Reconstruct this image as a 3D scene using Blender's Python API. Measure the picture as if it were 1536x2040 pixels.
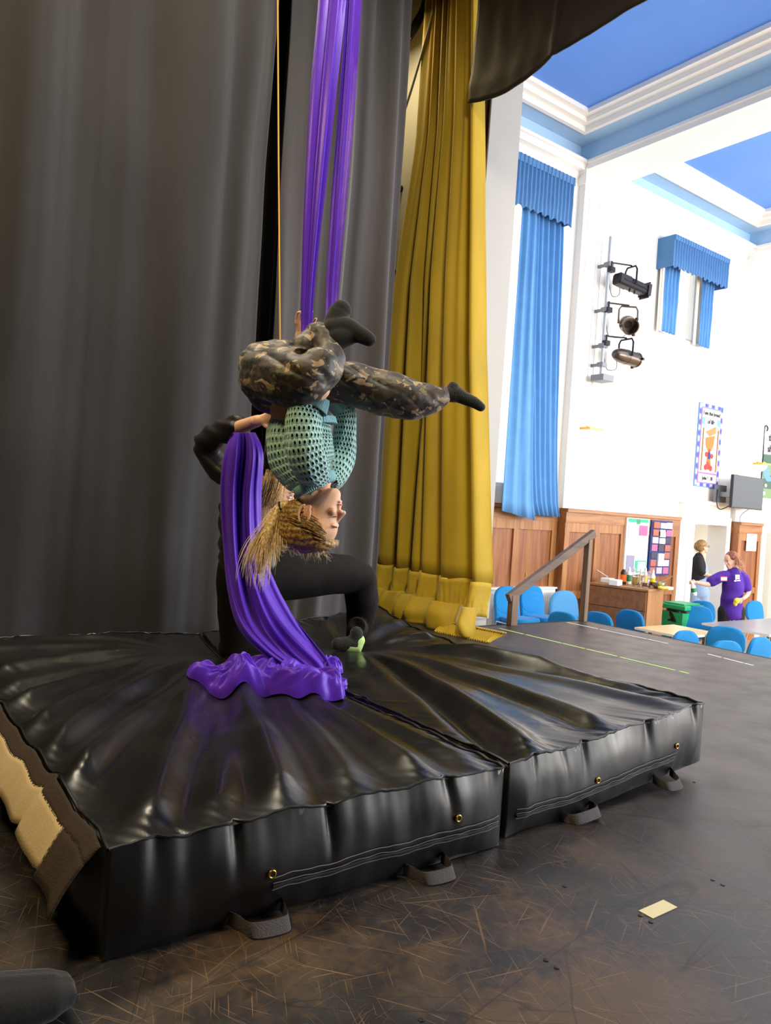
import bpy, bmesh, math, random
from mathutils import Vector, Matrix, noise
random.seed(7)
for o in list(bpy.data.objects): bpy.data.objects.remove(o)
scene=bpy.context.scene
COL=scene.collection
PI=math.pi
# ---------------- camera (world x = along the hall away from the stage, y = across the stage, z=0 stage floor)
FPX=1500.0; CX,CY=768.0,1020.0; ROLL=math.radians(3.9); PITCH=math.radians(-0.53); YAW=math.radians(53.6); EYE=1.0; HF=-1.0
def _w(a):
    X,Y,Z=a
    return Vector((X*math.sin(YAW)+Y*math.cos(YAW), -X*math.cos(YAW)+Y*math.sin(YAW), Z))
_up0=Vector((0,-math.sin(PITCH),math.cos(PITCH)))
FW=_w((0,math.cos(PITCH),math.sin(PITCH)))
RT=_w((math.cos(ROLL),_up0[1]*math.sin(ROLL),_up0[2]*math.sin(ROLL)))
UP=_w((-math.sin(ROLL),_up0[1]*math.cos(ROLL),_up0[2]*math.cos(ROLL)))
FH=_w((0,1,0))
EYEV=Vector((0,0,EYE))
def ray(px,py): return FW*FPX+RT*(px-CX)+UP*(CY-py)
def P(px,py,d):            # point in the place seen at that pixel, d metres ahead
    r=ray(px,py); return EYEV+r*(d/r.dot(FH))
def pz(px,py,z):
    r=ray(px,py); return EYEV+r*((z-EYE)/r.z)
def pyy(px,py,y):
    r=ray(px,py); return EYEV+r*(y/r.y)
cam_d=bpy.data.cameras.new('camera'); cam=bpy.data.objects.new('camera',cam_d); COL.objects.link(cam)
cam_d.sensor_fit='HORIZONTAL'; cam_d.sensor_width=36; cam_d.lens=36*FPX/1536; cam_d.clip_start=0.05; cam_d.clip_end=100
cam.matrix_world=Matrix((( RT.x,UP.x,-FW.x,0),(RT.y,UP.y,-FW.y,0),(RT.z,UP.z,-FW.z,EYE),(0,0,0,1)))
scene.camera=cam
# ---------------- world, lights, exposure
scene.view_settings.view_transform='Standard'; scene.view_settings.look='None'; scene.view_settings.gamma=1.0
scene.view_settings.exposure=0.45
w=bpy.data.worlds.new('daylight'); scene.world=w; w.use_nodes=True
w.node_tree.nodes['Background'].inputs[0].default_value=(0.93,0.97,1,1)
w.node_tree.nodes['Background'].inputs[1].default_value=1.3
def area(name,loc,tgt,sx,sy,power,col=(1,1,1),spread=None):
    l=bpy.data.lights.new(name,'AREA'); l.shape='RECTANGLE'; l.size=sx; l.size_y=sy; l.energy=power; l.color=col
    if spread: l.spread=spread
    o=bpy.data.objects.new(name,l); COL.objects.link(o); o.location=loc
    o.rotation_euler=(Vector(tgt)-Vector(loc)).to_track_quat('-Z','Y').to_euler(); return o
area('window_daylight',(10.5,-3.6,2.6),(10.5,7,2.2),9,3.2,820,(1,0.98,0.95))
area('hall_overhead_fill',(9.5,2.2,5.5),(9.5,2.6,-1),5,5,130,(1,0.97,0.92))  # added overhead fill to brighten the hall, not a known fitting
area('hall_end_fill',(17.4,1.0,3.2),(4.5,1.5,1.2),7,3,430,(1,0.98,0.96))  # added fill thrown onto the stage; the end wall has no windows
area('stage_work_lamp',(0.7,3.95,4.75),(0.9,2.6,0),2.6,0.7,44,(1,0.88,0.66),math.radians(120))
area('stage_side_lamp',(-1.2,1.5,4.3),(1.2,2.4,0.3),0.8,0.8,85,(1,0.76,0.36))
area('stage_front_lamp',(1.9,1.2,5.4),(3.9,4.8,0.8),0.8,0.8,46,(1,0.90,0.68),math.radians(95))
area('wing_lamp',(3.9,6.1,5.6),(4.3,6.3,3),0.5,0.5,16,(1,0.80,0.42))
# ---------------- mesh helpers
class MB:
    def __init__(s): s.v=[]; s.f=[]; s.uv={}; s.m=[]; s.cm=0
    def addv(s,p): s.v.append(tuple(p)); return len(s.v)-1
    def face(s,idx,uv=None):
        if uv: s.uv[len(s.f)]=uv
        s.f.append(tuple(idx)); s.m.append(s.cm)
    def box(s,c,d,rz=0,M=None):
        R=Matrix.Rotation(rz,3,'Z'); b=len(s.v)
        for x in(-.5,.5):
            for y in(-.5,.5):
                for z in(-.5,.5):
                    p=R@Vector((x*d[0],y*d[1],z*d[2]))
                    if M: p=M@p
                    s.addv(Vector(c)+p)
        for q in((0,1,3,2),(4,6,7,5),(0,4,5,1),(2,3,7,6),(0,2,6,4),(1,5,7,3)): s.face([b+i for i in q])
        return s
    def b2(s,lo,hi): return s.box([(lo[i]+hi[i])/2 for i in range(3)],[abs(hi[i]-lo[i]) for i in range(3)])
    def beam(s,a,b,w,h,up=(0,0,1)):
        a=Vector(a);b=Vector(b);t=(b-a).normalized();u=Vector(up); x=t.cross(u)
        if x.length<1e-3: x=t.cross(Vector((0,1,0)))
        x.normalize(); y=x.cross(t); k=len(s.v)
        for e in(a,b):
            for i,j in((-1,-1),(1,-1),(1,1),(-1,1)): s.addv(e+x*i*w/2+y*j*h/2)
        s.face([k,k+1,k+2,k+3]);s.face([k+7,k+6,k+5,k+4])
        for i in range(4): s.face([k+i,k+4+i,k+4+(i+1)%4,k+(i+1)%4])
        return s
    def rings(s,R,cap=True,uvs=None,closed=True):
        n=len(R[0]); b=len(s.v)
        for r in R:
            for p in r: s.addv(p)
        m=n if closed else n-1
        for i in range(len(R)-1):
            for j in range(m):
                a=b+i*n+j; c=b+i*n+(j+1)%n; uv=None
                if uvs:
                    v0,v1=i/(len(R)-1),(i+1)/(len(R)-1); u0,u1=j/m,(j+1)/m
                    uv=[(u0,v0),(u1,v0),(u1,v1),(u0,v1)]
                s.face([a,c,c+n,a+n],uv)
        if cap:
            s.face([b+j for j in range(n)][::-1]); s.face([b+(len(R)-1)*n+j for j in range(n)])
        return s
    def tube(s,pts,rad,n=10,flat=1.0,up=None,caps=True,uvs=False,mod=None):
        pts=[Vector(p) for p in pts]
        if not hasattr(rad,'__len__'): rad=[rad]*len(pts)
        R=[]; N=None
        for i,p in enumerate(pts):
            t=(pts[min(i+1,len(pts)-1)]-pts[max(i-1,0)])
            if t.length<1e-9: t=Vector((0,0,1))
            t.normalize()
            if N is None:
                u=Vector(up) if up else (Vector((0,0,1)) if abs(t.z)<.9 else Vector((1,0,0)))
                N=(u-t*u.dot(t)).normalized()
            else:
                N=(N-t*N.dot(t)); N=N.normalized() if N.length>1e-6 else t.orthogonal().normalized()
            B=t.cross(N)
            R.append([p+N*(math.cos(2*PI*k/n)*rad[i]*flat*(mod(i/(len(pts)-1),k/n) if mod else 1))+B*(math.sin(2*PI*k/n)*rad[i]*(mod(i/(len(pts)-1),k/n) if mod else 1)) for k in range(n)])
        return s.rings(R,caps,uvs)
    def cyl(s,a,b,r,n=16,r2=None): return s.tube([a,b],[r,r if r2 is None else r2],n)
    def cap_tube(s,pts,rad,n=14):   # rounded ends, for blobs
        pts=[Vector(p) for p in pts]; a,b=pts[0],pts[-1]
        t0=(pts[1]-a).normalized(); t1=(b-pts[-2]).normalized()
        pp=[];rr=[]
        for k in(90,70,45,20): q=math.radians(k); pp.append(a-t0*rad[0]*math.sin(q)); rr.append(max(rad[0]*math.cos(q),rad[0]*.02))
        pp+=pts; rr+=list(rad)
        for k in(20,45,70,90): q=math.radians(k); pp.append(b+t1*rad[-1]*math.sin(q)); rr.append(max(rad[-1]*math.cos(q),rad[-1]*.02))
        return s.tube(pp,rr,n)
    def ell(s,c,r,M=None,n=16,m=10):
        c=Vector(c); R=[]
        for i in range(m+1):
            th=PI*i/m; th=min(max(th,.02),PI-.02)
            ring=[]
            for k in range(n):
                p=Vector((r[0]*math.sin(th)*math.cos(2*PI*k/n),r[1]*math.sin(th)*math.sin(2*PI*k/n),-r[2]*math.cos(th)))
                if M: p=M@p
                ring.append(c+p)
            R.append(ring)
        return s.rings(R,True)
    def grid(s,nu,nv,fn,uv=True,flip=False):
        b=len(s.v)
        for j in range(nv+1):
            for i in range(nu+1): s.addv(fn(i/nu,j/nv))
        for j in range(nv):
            for i in range(nu):
                a=b+j*(nu+1)+i; q=[a,a+1,a+nu+2,a+nu+1]; u=[(i/nu,j/nv),((i+1)/nu,j/nv),((i+1)/nu,(j+1)/nv),(i/nu,(j+1)/nv)]
                if flip: q=q[::-1];u=u[::-1]
                s.face(q,u if uv else None)
        return s
    def lathe(s,prof,c,n=24,M=None):
        c=Vector(c); R=[]
        for r,z in prof:
            ring=[]
            for k in range(n):
                p=Vector((r*math.cos(2*PI*k/n),r*math.sin(2*PI*k/n),z))
                if M: p=M@p
                ring.append(c+p)
            R.append(ring)
        return s.rings(R,True)
    def prism(s,poly,fn,t0,t1):     # poly 2D list, fn(x,y,t)->3D
        n=len(poly); b=len(s.v)
        for t in(t0,t1):
            for x,y in poly: s.addv(fn(x,y,t))
        s.face([b+i for i in range(n)][::-1]); s.face([b+n+i for i in range(n)])
        for i in range(n): s.face([b+i,b+(i+1)%n,b+n+(i+1)%n,b+n+i])
        return s
def cr(pts,n=6):                  # Catmull-Rom through tuples of any length
    pts=[list(p) if hasattr(p,'__len__') else [p] for p in pts]; out=[]
    q=[pts[0]]+pts+[pts[-1]]
    for i in range(1,len(q)-2):
        for k in range(n):
            t=k/n; out.append([0.5*(2*q[i][a]+(q[i+1][a]-q[i-1][a])*t+(2*q[i-1][a]-5*q[i][a]+4*q[i+1][a]-q[i+2][a])*t*t+(3*q[i][a]-q[i-1][a]-3*q[i+1][a]+q[i+2][a])*t**3) for a in range(len(q[0]))])
    out.append(list(pts[-1])); return out
def wl(o):
    l=Vector((0,0,0))
    while o: l+=Vector(o.location); o=o.parent
    return l
def props(o,label=None,cat=None,group=None,kind=None):
    if label: o['label']=label
    if cat: o['category']=cat
    if group: o['group']=group
    if kind: o['kind']=kind
    return o
def thing(name,loc,label,cat,group=None):
    o=bpy.data.objects.new(name,None); COL.objects.link(o); o.location=Vector(loc); o.empty_display_size=.1
    return props(o,label,cat,group)
def finish(name,me,mat,parent,smooth,org=None):
    for mm in (mat if isinstance(mat,(list,tuple)) else [mat]): me.materials.append(mm)
    if smooth: me.polygons.foreach_set('use_smooth',[True]*len(me.polygons))
    o=bpy.data.objects.new(name,me); COL.objects.link(o)
    if parent:
        o.parent=parent; me.transform(Matrix.Translation(-wl(parent)))
    elif org is not None:
        me.transform(Matrix.Translation(-Vector(org))); o.location=Vector(org)
    me.update(); return o
def build(mb,name,mat,parent=None,smooth=False,bevel=0,label=None,cat=None,group=None,kind=None,org=None,fixn=True):
    me=bpy.data.meshes.new(name); me.from_pydata(mb.v,[],mb.f)
    if mb.uv:
        L=me.uv_layers.new(name='UVMap')
        for p in me.polygons:
            u=mb.uv.get(p.index)
            if u:
                for k,li in enumerate(p.loop_indices): L.data[li].uv=u[k]
    if isinstance(mat,(list,tuple)): me.polygons.foreach_set('material_index',mb.m)
    if fixn:
        bm=bmesh.new(); bm.from_mesh(me); bmesh.ops.recalc_face_normals(bm,faces=bm.faces); bm.to_mesh(me); bm.free()
    if org is None and not parent and kind is None:
        xs=[v[0] for v in mb.v];ys=[v[1] for v in mb.v];zs=[v[2] for v in mb.v]
        org=((min(xs)+max(xs))/2,(min(ys)+max(ys))/2,min(zs))
    o=finish(name,me,mat,parent,smooth,org)
    if bevel:
        m=o.modifiers.new('bevel','BEVEL'); m.width=bevel; m.segments=2; m.limit_method='ANGLE'
    elif smooth and fixn:
        try: me.set_sharp_from_angle(angle=math.radians(50))
        except Exception: pass
    return props(o,label,cat,group,kind)
def blob(mb,name,mat,parent,voxel=.006,smooth=3,label=None,disp=None,**k):
    me=bpy.data.meshes.new('tmp'); me.from_pydata(mb.v,[],mb.f)
    bm=bmesh.new(); bm.from_mesh(me); bmesh.ops.recalc_face_normals(bm,faces=bm.faces); bm.to_mesh(me); bm.free()
    t=bpy.data.objects.new('tmp',me); COL.objects.link(t)
    m=t.modifiers.new('r','REMESH'); m.mode='VOXEL'; m.voxel_size=voxel
    if smooth:
        s=t.modifiers.new('s','SMOOTH'); s.factor=.5; s.iterations=smooth
    dg=bpy.context.evaluated_depsgraph_get(); dg.update()
    me2=bpy.data.meshes.new_from_object(t.evaluated_get(dg))
    bpy.data.objects.remove(t)
    if disp:
        nn=[v.normal.copy() for v in me2.vertices]
        for v,n in zip(me2.vertices,nn): v.co+=n*disp(v.co)
    me2.name=name; me2.materials.clear()
    org=None
    if not parent:
        org=k.pop('org')
    o=finish(name,me2,mat,parent,True,org)
    return props(o,label,k.get('cat'),k.get('group'),k.get('kind'))
def copy_tree(o,parent=None):
    c=o.copy(); COL.objects.link(c)
    if parent: c.parent=parent
    for ch in [q for q in bpy.data.objects if q.parent==o]: copy_tree(ch,c)
    return c
def textmesh(txt,size,name,mat,parent,M,ext=.001,bold=0):
    cu=bpy.data.curves.new(name,'FONT'); cu.body=txt; cu.size=size; cu.align_x='CENTER'; cu.align_y='CENTER'; cu.extrude=ext; cu.offset=bold
    t=bpy.data.objects.new('tmp',cu); COL.objects.link(t)
    dg=bpy.context.evaluated_depsgraph_get(); dg.update()
    me=bpy.data.meshes.new_from_object(t.evaluated_get(dg)); bpy.data.objects.remove(t)
    me.materials.clear(); me.transform(M)
    return finish(name,me,mat,parent,False)
# ---------------- materials
def lin(h):
    c=[int(h[i:i+2],16)/255 for i in(0,2,4)]
    return tuple((x/12.92 if x<=.04045 else ((x+.055)/1.055)**2.4) for x in c)+(1,)
def nt(m):
    m.use_nodes=True; t=m.node_tree; return t,t.nodes['Principled BSDF']
def M(name,col,rough=.6,metal=0,bump=0,bscale=60,var=0,vscale=6,spec=.5,sheen=0,emit=0,trans=0,coat=0,stretch=(1,1,1)):
    m=bpy.data.materials.new(name); t,b=nt(m); c=lin(col) if isinstance(col,str) else tuple(col)+(1,)
    b.inputs['Base Color'].default_value=c; b.inputs['Roughness'].default_value=rough; b.inputs['Metallic'].default_value=metal
    b.inputs['Specular IOR Level'].default_value=spec
    if sheen: b.inputs['Sheen Weight'].default_value=sheen; b.inputs['Sheen Roughness'].default_value=.4
    if coat: b.inputs['Coat Weight'].default_value=coat; b.inputs['Coat Roughness'].default_value=.12
    if emit: b.inputs['Emission Color'].default_value=c; b.inputs['Emission Strength'].default_value=emit
    if trans: b.inputs['Transmission Weight'].default_value=trans
    if var or bump:
        tc=t.nodes.new('ShaderNodeTexCoord'); mp=t.nodes.new('ShaderNodeMapping'); mp.inputs['Scale'].default_value=stretch
        t.links.new(tc.outputs['Object'],mp.inputs['Vector'])
    if var:
        n=t.nodes.new('ShaderNodeTexNoise'); n.inputs['Scale'].default_value=vscale; n.inputs['Detail'].default_value=5
        r=t.nodes.new('ShaderNodeMapRange'); r.inputs['To Min'].default_value=1-var; r.inputs['To Max'].default_value=1+var
        r.inputs['From Min'].default_value=.3; r.inputs['From Max'].default_value=.7
        mx=t.nodes.new('ShaderNodeMix'); mx.data_type='RGBA'; mx.blend_type='MULTIPLY'; mx.inputs[0].default_value=1
        mx.inputs[6].default_value=c
        t.links.new(mp.outputs[0],n.inputs['Vector']); t.links.new(n.outputs['Fac'],r.inputs['Value']); t.links.new(r.outputs[0],mx.inputs[7]); t.links.new(mx.outputs[2],b.inputs['Base Color'])
    if bump:
        n=t.nodes.new('ShaderNodeTexNoise'); n.inputs['Scale'].default_value=bscale; n.inputs['Detail'].default_value=3
        bp=t.nodes.new('ShaderNodeBump'); bp.inputs['Strength'].default_value=bump; bp.inputs['Distance'].default_value=.01
        t.links.new(mp.outputs[0],n.inputs['Vector']); t.links.new(n.outputs['Fac'],bp.inputs['Height']); t.links.new(bp.outputs[0],b.inputs['Normal'])
    return m
class G:   # tiny node graph helper
    def __init__(s,m): s.m=m; s.t,s.b=nt(m)
    def n(s,ty,**k):
        x=s.t.nodes.new('ShaderNode'+ty)
        for a,v in k.items(): setattr(x,a,v)
        return x
    def l(s,a,b): s.t.links.new(a,b)
    def math(s,op,a,b=None,c=None):
        x=s.n('Math',operation=op)
        for i,v in enumerate((a,b,c)):
            if v is None: continue
            if isinstance(v,(int,float)): x.inputs[i].default_value=v
            else: s.l(v,x.inputs[i])
        return x.outputs[0]
    def coord(s,scale=(1,1,1),rot=(0,0,0),out='Object',loc=(0,0,0)):
        tc=s.n('TexCoord'); mp=s.n('Mapping'); mp.inputs['Scale'].default_value=scale; mp.inputs['Rotation'].default_value=rot; mp.inputs['Location'].default_value=loc
        s.l(tc.outputs[out],mp.inputs['Vector']); return mp.outputs[0]
    def rotscale(s,scale,ang,loc):
        v=s.coord(rot=(0,0,math.radians(ang)),loc=loc); mp=s.n('Mapping'); mp.inputs['Scale'].default_value=scale; s.l(v,mp.inputs['Vector']); return mp.outputs[0]
    def noise(s,vec,scale,detail=3,dist=0):
        x=s.n('TexNoise'); x.inputs['Scale'].default_value=scale; x.inputs['Detail'].default_value=detail; x.inputs['Distortion'].default_value=dist; s.l(vec,x.inputs['Vector']); return x.outputs['Fac']
    def step(s,v,a,b,t0=0,t1=1):
        x=s.n('MapRange'); x.interpolation_type='SMOOTHSTEP'
        for k,q in(('From Min',a),('From Max',b),('To Min',t0),('To Max',t1)): x.inputs[k].default_value=q
        s.l(v,x.inputs['Value']); return x.outputs[0]
    def mix(s,f,a,b,mode='MIX'):
        x=s.n('Mix',data_type='RGBA',blend_type=mode)
        if isinstance(f,(int,float)): x.inputs[0].default_value=f
        else: s.l(f,x.inputs[0])
        for i,v in((6,a),(7,b)):
            if isinstance(v,tuple): x.inputs[i].default_value=v
            else: s.l(v,x.inputs[i])
        return x.outputs[2]
    def bump(s,h,st=.5,d=.01):
        x=s.n('Bump'); x.inputs['Strength'].default_value=st; x.inputs['Distance'].default_value=d; s.l(h,x.inputs['Height']); s.l(x.outputs[0],s.b.inputs['Normal']); return x
def floor_mat():
    m=bpy.data.materials.new('painted_stage_board'); g=G(m)
    wc=g.coord()
    big=g.noise(wc,1.6,4); big2=g.noise(g.coord(loc=(7,3,0)),5,5)
    base=g.mix(g.step(big2,.35,.7),lin('232124'),lin('343233'))
    worn=g.step(g.math('ADD',g.math('ADD',big,g.math('MULTIPLY',big2,.35)),g.math('MULTIPLY',g.noise(wc,34,4,.5),.3)),.76,.98)
    tot=None; dark=None
    for i,(ang,sc,th) in enumerate(((15,150,.69),(-38,190,.70),(62,140,.70),(102,170,.705),(140,160,.70),(-5,210,.69),(35,70,.73),(-70,80,.73),(24,260,.68),(-25,240,.68),(80,230,.68))):
        v=g.rotscale((1.0,.022,1),ang,(i*3.1,i*1.7,0))
        n=g.noise(v,sc,1,.25); sctr=g.math('MULTIPLY',g.step(n,th,th+.06),.45+.1*(i%5))
        tot=sctr if tot is None else g.math('MAXIMUM',tot,sctr)
    for i,(ang,sc) in enumerate(((30,7),(-60,8),(80,6))):
        v=g.rotscale((1,.05,1),ang,(i*5.1+2,i*2.3,0))
        n=g.noise(v,sc,1,.4); q=g.math('SUBTRACT',1,g.step(g.math('ABSOLUTE',g.math('SUBTRACT',n,.62)),.001,.007)); dark=q if dark is None else g.math('MAXIMUM',dark,q)
    sep=g.n('SeparateXYZ'); g.l(wc,sep.inputs[0])
    # scratches are heaviest where the mats get dragged about, near x=1, y=1
    dx=g.math('SUBTRACT',sep.outputs[0],.9); dy=g.math('SUBTRACT',sep.outputs[1],.9)
    rr=g.math('SQRT',g.math('ADD',g.math('MULTIPLY',dx,dx),g.math('MULTIPLY',dy,dy)))
    near=g.step(g.math('ADD',rr,g.math('MULTIPLY',big,1.2)),.9,2.4,1,.22)
    col=g.mix(g.math('MULTIPLY',g.math('MULTIPLY',worn,near),.75),base,lin('5e4a34'))
    col=g.mix(g.math('MULTIPLY',g.math('MULTIPLY',tot,near),.8),col,lin('8e6e4c'))
    col=g.mix(g.math('MULTIPLY',dark,.5),col,lin('0c0c0d'))
    # board joints
    sy=g.math('ABSOLUTE',g.math('SUBTRACT',g.math('PINGPONG',g.math('ADD',sep.outputs[1],.122),1.22),0))
    sx=g.math('PINGPONG',g.math('ADD',sep.outputs[0],.35),1.22)
    j=g.math('LESS_THAN',g.math('MINIMUM',sy,sx),.0022)
    col=g.mix(g.math('MULTIPLY',j,.85),col,lin('060606'))
    g.l(col,g.b.inputs['Base Color'])
    g.l(g.step(g.math('ADD',g.math('MULTIPLY',tot,.25),big2),.3,1.0,.36,.58),g.b.inputs['Roughness'])
    g.b.inputs['Specular IOR Level'].default_value=.42
    g.bump(g.math('SUBTRACT',g.noise(wc,9,4),g.math('ADD',g.math('MULTIPLY',tot,.25),j)),.12,.01)
    return m
def wood_mat(name,c1,c2,rough=.38,axis=2,scale=6,rot=0):
    m=bpy.data.materials.new(name); g=G(m)
    sc=[12,12,12]; sc[axis]=.8
    v=g.coord(scale=tuple(sc))
    n=g.noise(v,scale/4,6,.6); n2=g.noise(g.coord(),1.5,3)
    c=g.mix(g.step(n,.3,.7),lin(c1),lin(c2)); c=g.mix(g.math('MULTIPLY',n2,.35),c,lin(c1))
    g.l(c,g.b.inputs['Base Color']); g.b.inputs['Roughness'].default_value=rough
    g.bump(n,.08,.004); return m
def camo_mat():
    m=bpy.data.materials.new('camouflage_cloth'); g=G(m)
    def cell(loc,sc,th):
        return g.step(g.noise(g.coord(scale=(1,1,1.5),loc=loc),sc,2,.7),th,th+.012)
    c=g.mix(cell((0,0,0),11,.50),lin('1c1512'),lin('3c2e24'))
    c=g.mix(cell((5,1,2),14,.57),c,lin('5b5335'))
    c=g.mix(cell((2,7,4),17,.60),c,lin('9a8466'))
    c=g.mix(cell((9,3,8),13,.57),c,lin('14100f'))
    g.l(c,g.b.inputs['Base Color']); g.b.inputs['Roughness'].default_value=.5; g.b.inputs['Sheen Weight'].default_value=.2
    g.bump(g.noise(g.coord(),45,3),.15,.01); return m
def knit_mat(name,nu,nv,col):
    m=bpy.data.materials.new(name); g=G(m)
    uv=g.n('UVMap').outputs[0]; sep=g.n('SeparateXYZ'); g.l(uv,sep.inputs[0])
    U=g.math('MULTIPLY',sep.outputs[0],nu); V=g.math('MULTIPLY',sep.outputs[1],nv)
    U=g.math('ADD',U,g.math('MULTIPLY',g.math('FLOOR',V),.5))
    fu=g.math('SUBTRACT',g.math('FRACT',U),.5); fv=g.math('SUBTRACT',g.math('FRACT',V),.5)
    wob=g.math('MULTIPLY',g.noise(g.coord(),60,2),.12)
    r=g.math('ADD',g.math('SQRT',g.math('ADD',g.math('MULTIPLY',fu,fu),g.math('MULTIPLY',g.math('MULTIPLY',fv,fv),.8))),wob)
    hole=g.math('LESS_THAN',r,.285)
    fine=g.noise(g.coord(),220,2)
    c=g.mix(g.step(fine,.3,.7),lin(col),tuple(min(1,x*1.45) for x in lin(col)[:3])+(1,))
    g.l(c,g.b.inputs['Base Color']); g.b.inputs['Roughness'].default_value=.9; g.b.inputs['Sheen Weight'].default_value=.3
    g.bump(g.math('ADD',g.step(r,.25,.62),g.math('MULTIPLY',fine,.5)),.8,.006)
    tr=g.n('BsdfTransparent'); mx=g.n('MixShader'); g.l(hole,mx.inputs[0]); g.l(g.b.outputs[0],mx.inputs[1]); g.l(tr.outputs[0],mx.inputs[2])
    g.l(mx.outputs[0],g.t.nodes['Material Output'].inputs[0]); return m
def rib_mat(name,col,n,axis=0):
    m=bpy.data.materials.new(name); g=G(m)
    uv=g.n('UVMap').outputs[0]; sep=g.n('SeparateXYZ'); g.l(uv,sep.inputs[0])
    s=g.math('PINGPONG',g.math('MULTIPLY',sep.outputs[axis],n),.5)
    g.b.inputs['Base Color'].default_value=lin(col); g.b.inputs['Roughness'].default_value=.9
    g.bump(s,1,.008); return m
def hair_mat(name,c1,c2,sc=90):
    m=bpy.data.materials.new(name); g=G(m)
    c=g.mix(g.step(g.noise(g.coord(),sc,3),.35,.65),lin(c1),lin(c2)); g.l(c,g.b.inputs['Base Color'])
    g.b.inputs['Roughness'].default_value=.45; return m
def vinyl_mat(name,col='151515',r=.25):
    m=bpy.data.materials.new(name); g=G(m)
    n=g.noise(g.coord(),3.5,4); g.b.inputs['Base Color'].default_value=lin(col)
    g.l(g.step(n,.3,.75,r-.05,r+.16),g.b.inputs['Roughness']); g.b.inputs['Specular IOR Level'].default_value=.6
    a=g.noise(g.coord(),5,3,.6); b=g.noise(g.coord(),160,2)
    g.bump(g.math('ADD',g.math('MULTIPLY',a,1.0),g.math('MULTIPLY',b,.03)),.08,.03); return m
def satin_mat(name,col,rough=.33,sheen=.5,tr=0):
    m=bpy.data.materials.new(name); g=G(m)
    g.b.inputs['Base Color'].default_value=lin(col); g.b.inputs['Roughness'].default_value=rough
    g.b.inputs['Sheen Weight'].default_value=sheen; g.b.inputs['Sheen Tint'].default_value=lin('b090ff'); g.b.inputs['Specular Tint'].default_value=lin('b9a0ff')
    g.b.inputs['Anisotropic'].default_value=.4
    g.bump(g.noise(g.coord(scale=(1,1,.3)),30,4,.5),.12,.01); return m
def lumpy(name,col,rough,amp,freq): return M(name,col,rough,bump=amp,bscale=freq)
m_floor=floor_mat()
m_black=M('black_drape_wool','2a292c',.95,bump=.25,bscale=25,var=.12,vscale=3,stretch=(1,1,.3),sheen=.15)
m_black2=M('grey_black_drape','403e43',.9,bump=.3,bscale=30,var=.15,vscale=3,stretch=(1,1,.25),sheen=.2)
m_gold=M('gold_velvet','b09210',.7,bump=.15,bscale=35,var=.15,vscale=4,stretch=(1,1,.3),sheen=.5)
m_goldhem=M('gold_velvet_hem','b49614',.7,bump=.25,bscale=30,var=.1,vscale=8,sheen=.5)
m_brown=M('dark_brown_velvet','3a2412',.8,sheen=.2)
m_pelmet=M('brown_black_pelmet','221a1b',.62,bump=.2,bscale=6,var=.1)
m_vinyl=vinyl_mat('black_vinyl'); m_vinylside=vinyl_mat('black_vinyl_side','121214',.36)
m_strap=M('black_webbing','4c494e',.8,bump=.5,bscale=300); m_brass=M('brass','c9a24a',.3,1)
m_velcro=M('tan_hook_tape','b8a27c',.9,bump=.15,bscale=200,var=.06,vscale=9); m_velcrod=M('dark_brown_hook_tape','33261d',.9,bump=.4,bscale=200)
m_thread=M('grey_stitching','77747a',.7)
m_silk=satin_mat('purple_silk','5429ba',.36,.2); m_silkd=satin_mat('purple_silk_fold','3f2080',.45,.3)
m_camo=camo_mat(); m_knit=knit_mat('teal_open_knit',46,15,'93bfbd'); m_knits=knit_mat('teal_open_knit_sleeve',24,17,'93bfbd'); m_rib=rib_mat('teal_rib','86bcc6',60)
m_skin=M('skin','e8b493',.5,var=.06,vscale=14); m_skinp=M('fair_skin','dfae94',.55,var=.06,vscale=9)
m_lip=M('lips','c06a60',.4); m_lash=M('dark_lashes','2a1a12',.7)
m_sock=M('black_sock_wool','191a1a',.95,bump=.5,bscale=120,sheen=.3); m_sockg=M('grey_black_sock','131315',.95,bump=.15,bscale=140,sheen=.15)
m_hairg=hair_mat('dark_blonde_hair','6a4c28','b48e52'); m_hairs=hair_mat('pale_blonde_strands','edca90','fff0cc'); m_hairh=hair_mat('light_blonde_hair','b98f55','f0d8a6')
m_blktee=M('black_jersey','170f13',.5,bump=.25,bscale=14,sheen=.05); m_blktr=M('black_leggings','0e0a08',.85,bump=.1,bscale=20,spec=.25); m_under=M('black_undershirt','0c0c0e',.9)
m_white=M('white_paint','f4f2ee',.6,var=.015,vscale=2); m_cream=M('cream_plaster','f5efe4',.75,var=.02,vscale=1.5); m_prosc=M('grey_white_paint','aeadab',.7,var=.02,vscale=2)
m_pale=M('pale_blue_paint','a9cbea',.7,var=.02,vscale=3); m_royal=M('royal_blue_ceiling','5c94ee',.55,var=.03,vscale=1.5)
m_yellow=M('yellow_cream_wall','c9b36a',.8,var=.08,vscale=2,bump=.2,bscale=5)
m_dark=M('dark_stage_paint','0d0d0e',.9)
m_wood=wood_mat('oak_panelling','7a4424','a0683c'); m_woodh=wood_mat('oak_rail','8a5630','b07c4a',axis=0); m_woodf=wood_mat('oak_frame','8f5a32','b5804c')
m_cab=wood_mat('cabinet_oak_front','7d5030','96643c',.5,axis=0); m_cabs=wood_mat('cabinet_oak_side','96683c','a87a4a',.5)
m_rail=wood_mat('dark_handrail_wood','4a3a34','6a5448',.5,axis=0); m_post=wood_mat('handrail_post_wood','54443a','806850',.55)
m_hfloor=wood_mat('hall_floor_boards','b08a58','c9a878',.35,axis=0)
m_bluec=M('blue_curtain','5a94ce',.85,var=.06,vscale=5,bump=.1,bscale=60,sheen=.1); m_valance=M('blue_valance','4c7cb0',.85,var=.06,vscale=6)
m_lining=M('cream_curtain_lining','efe0cc',.8)
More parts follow.
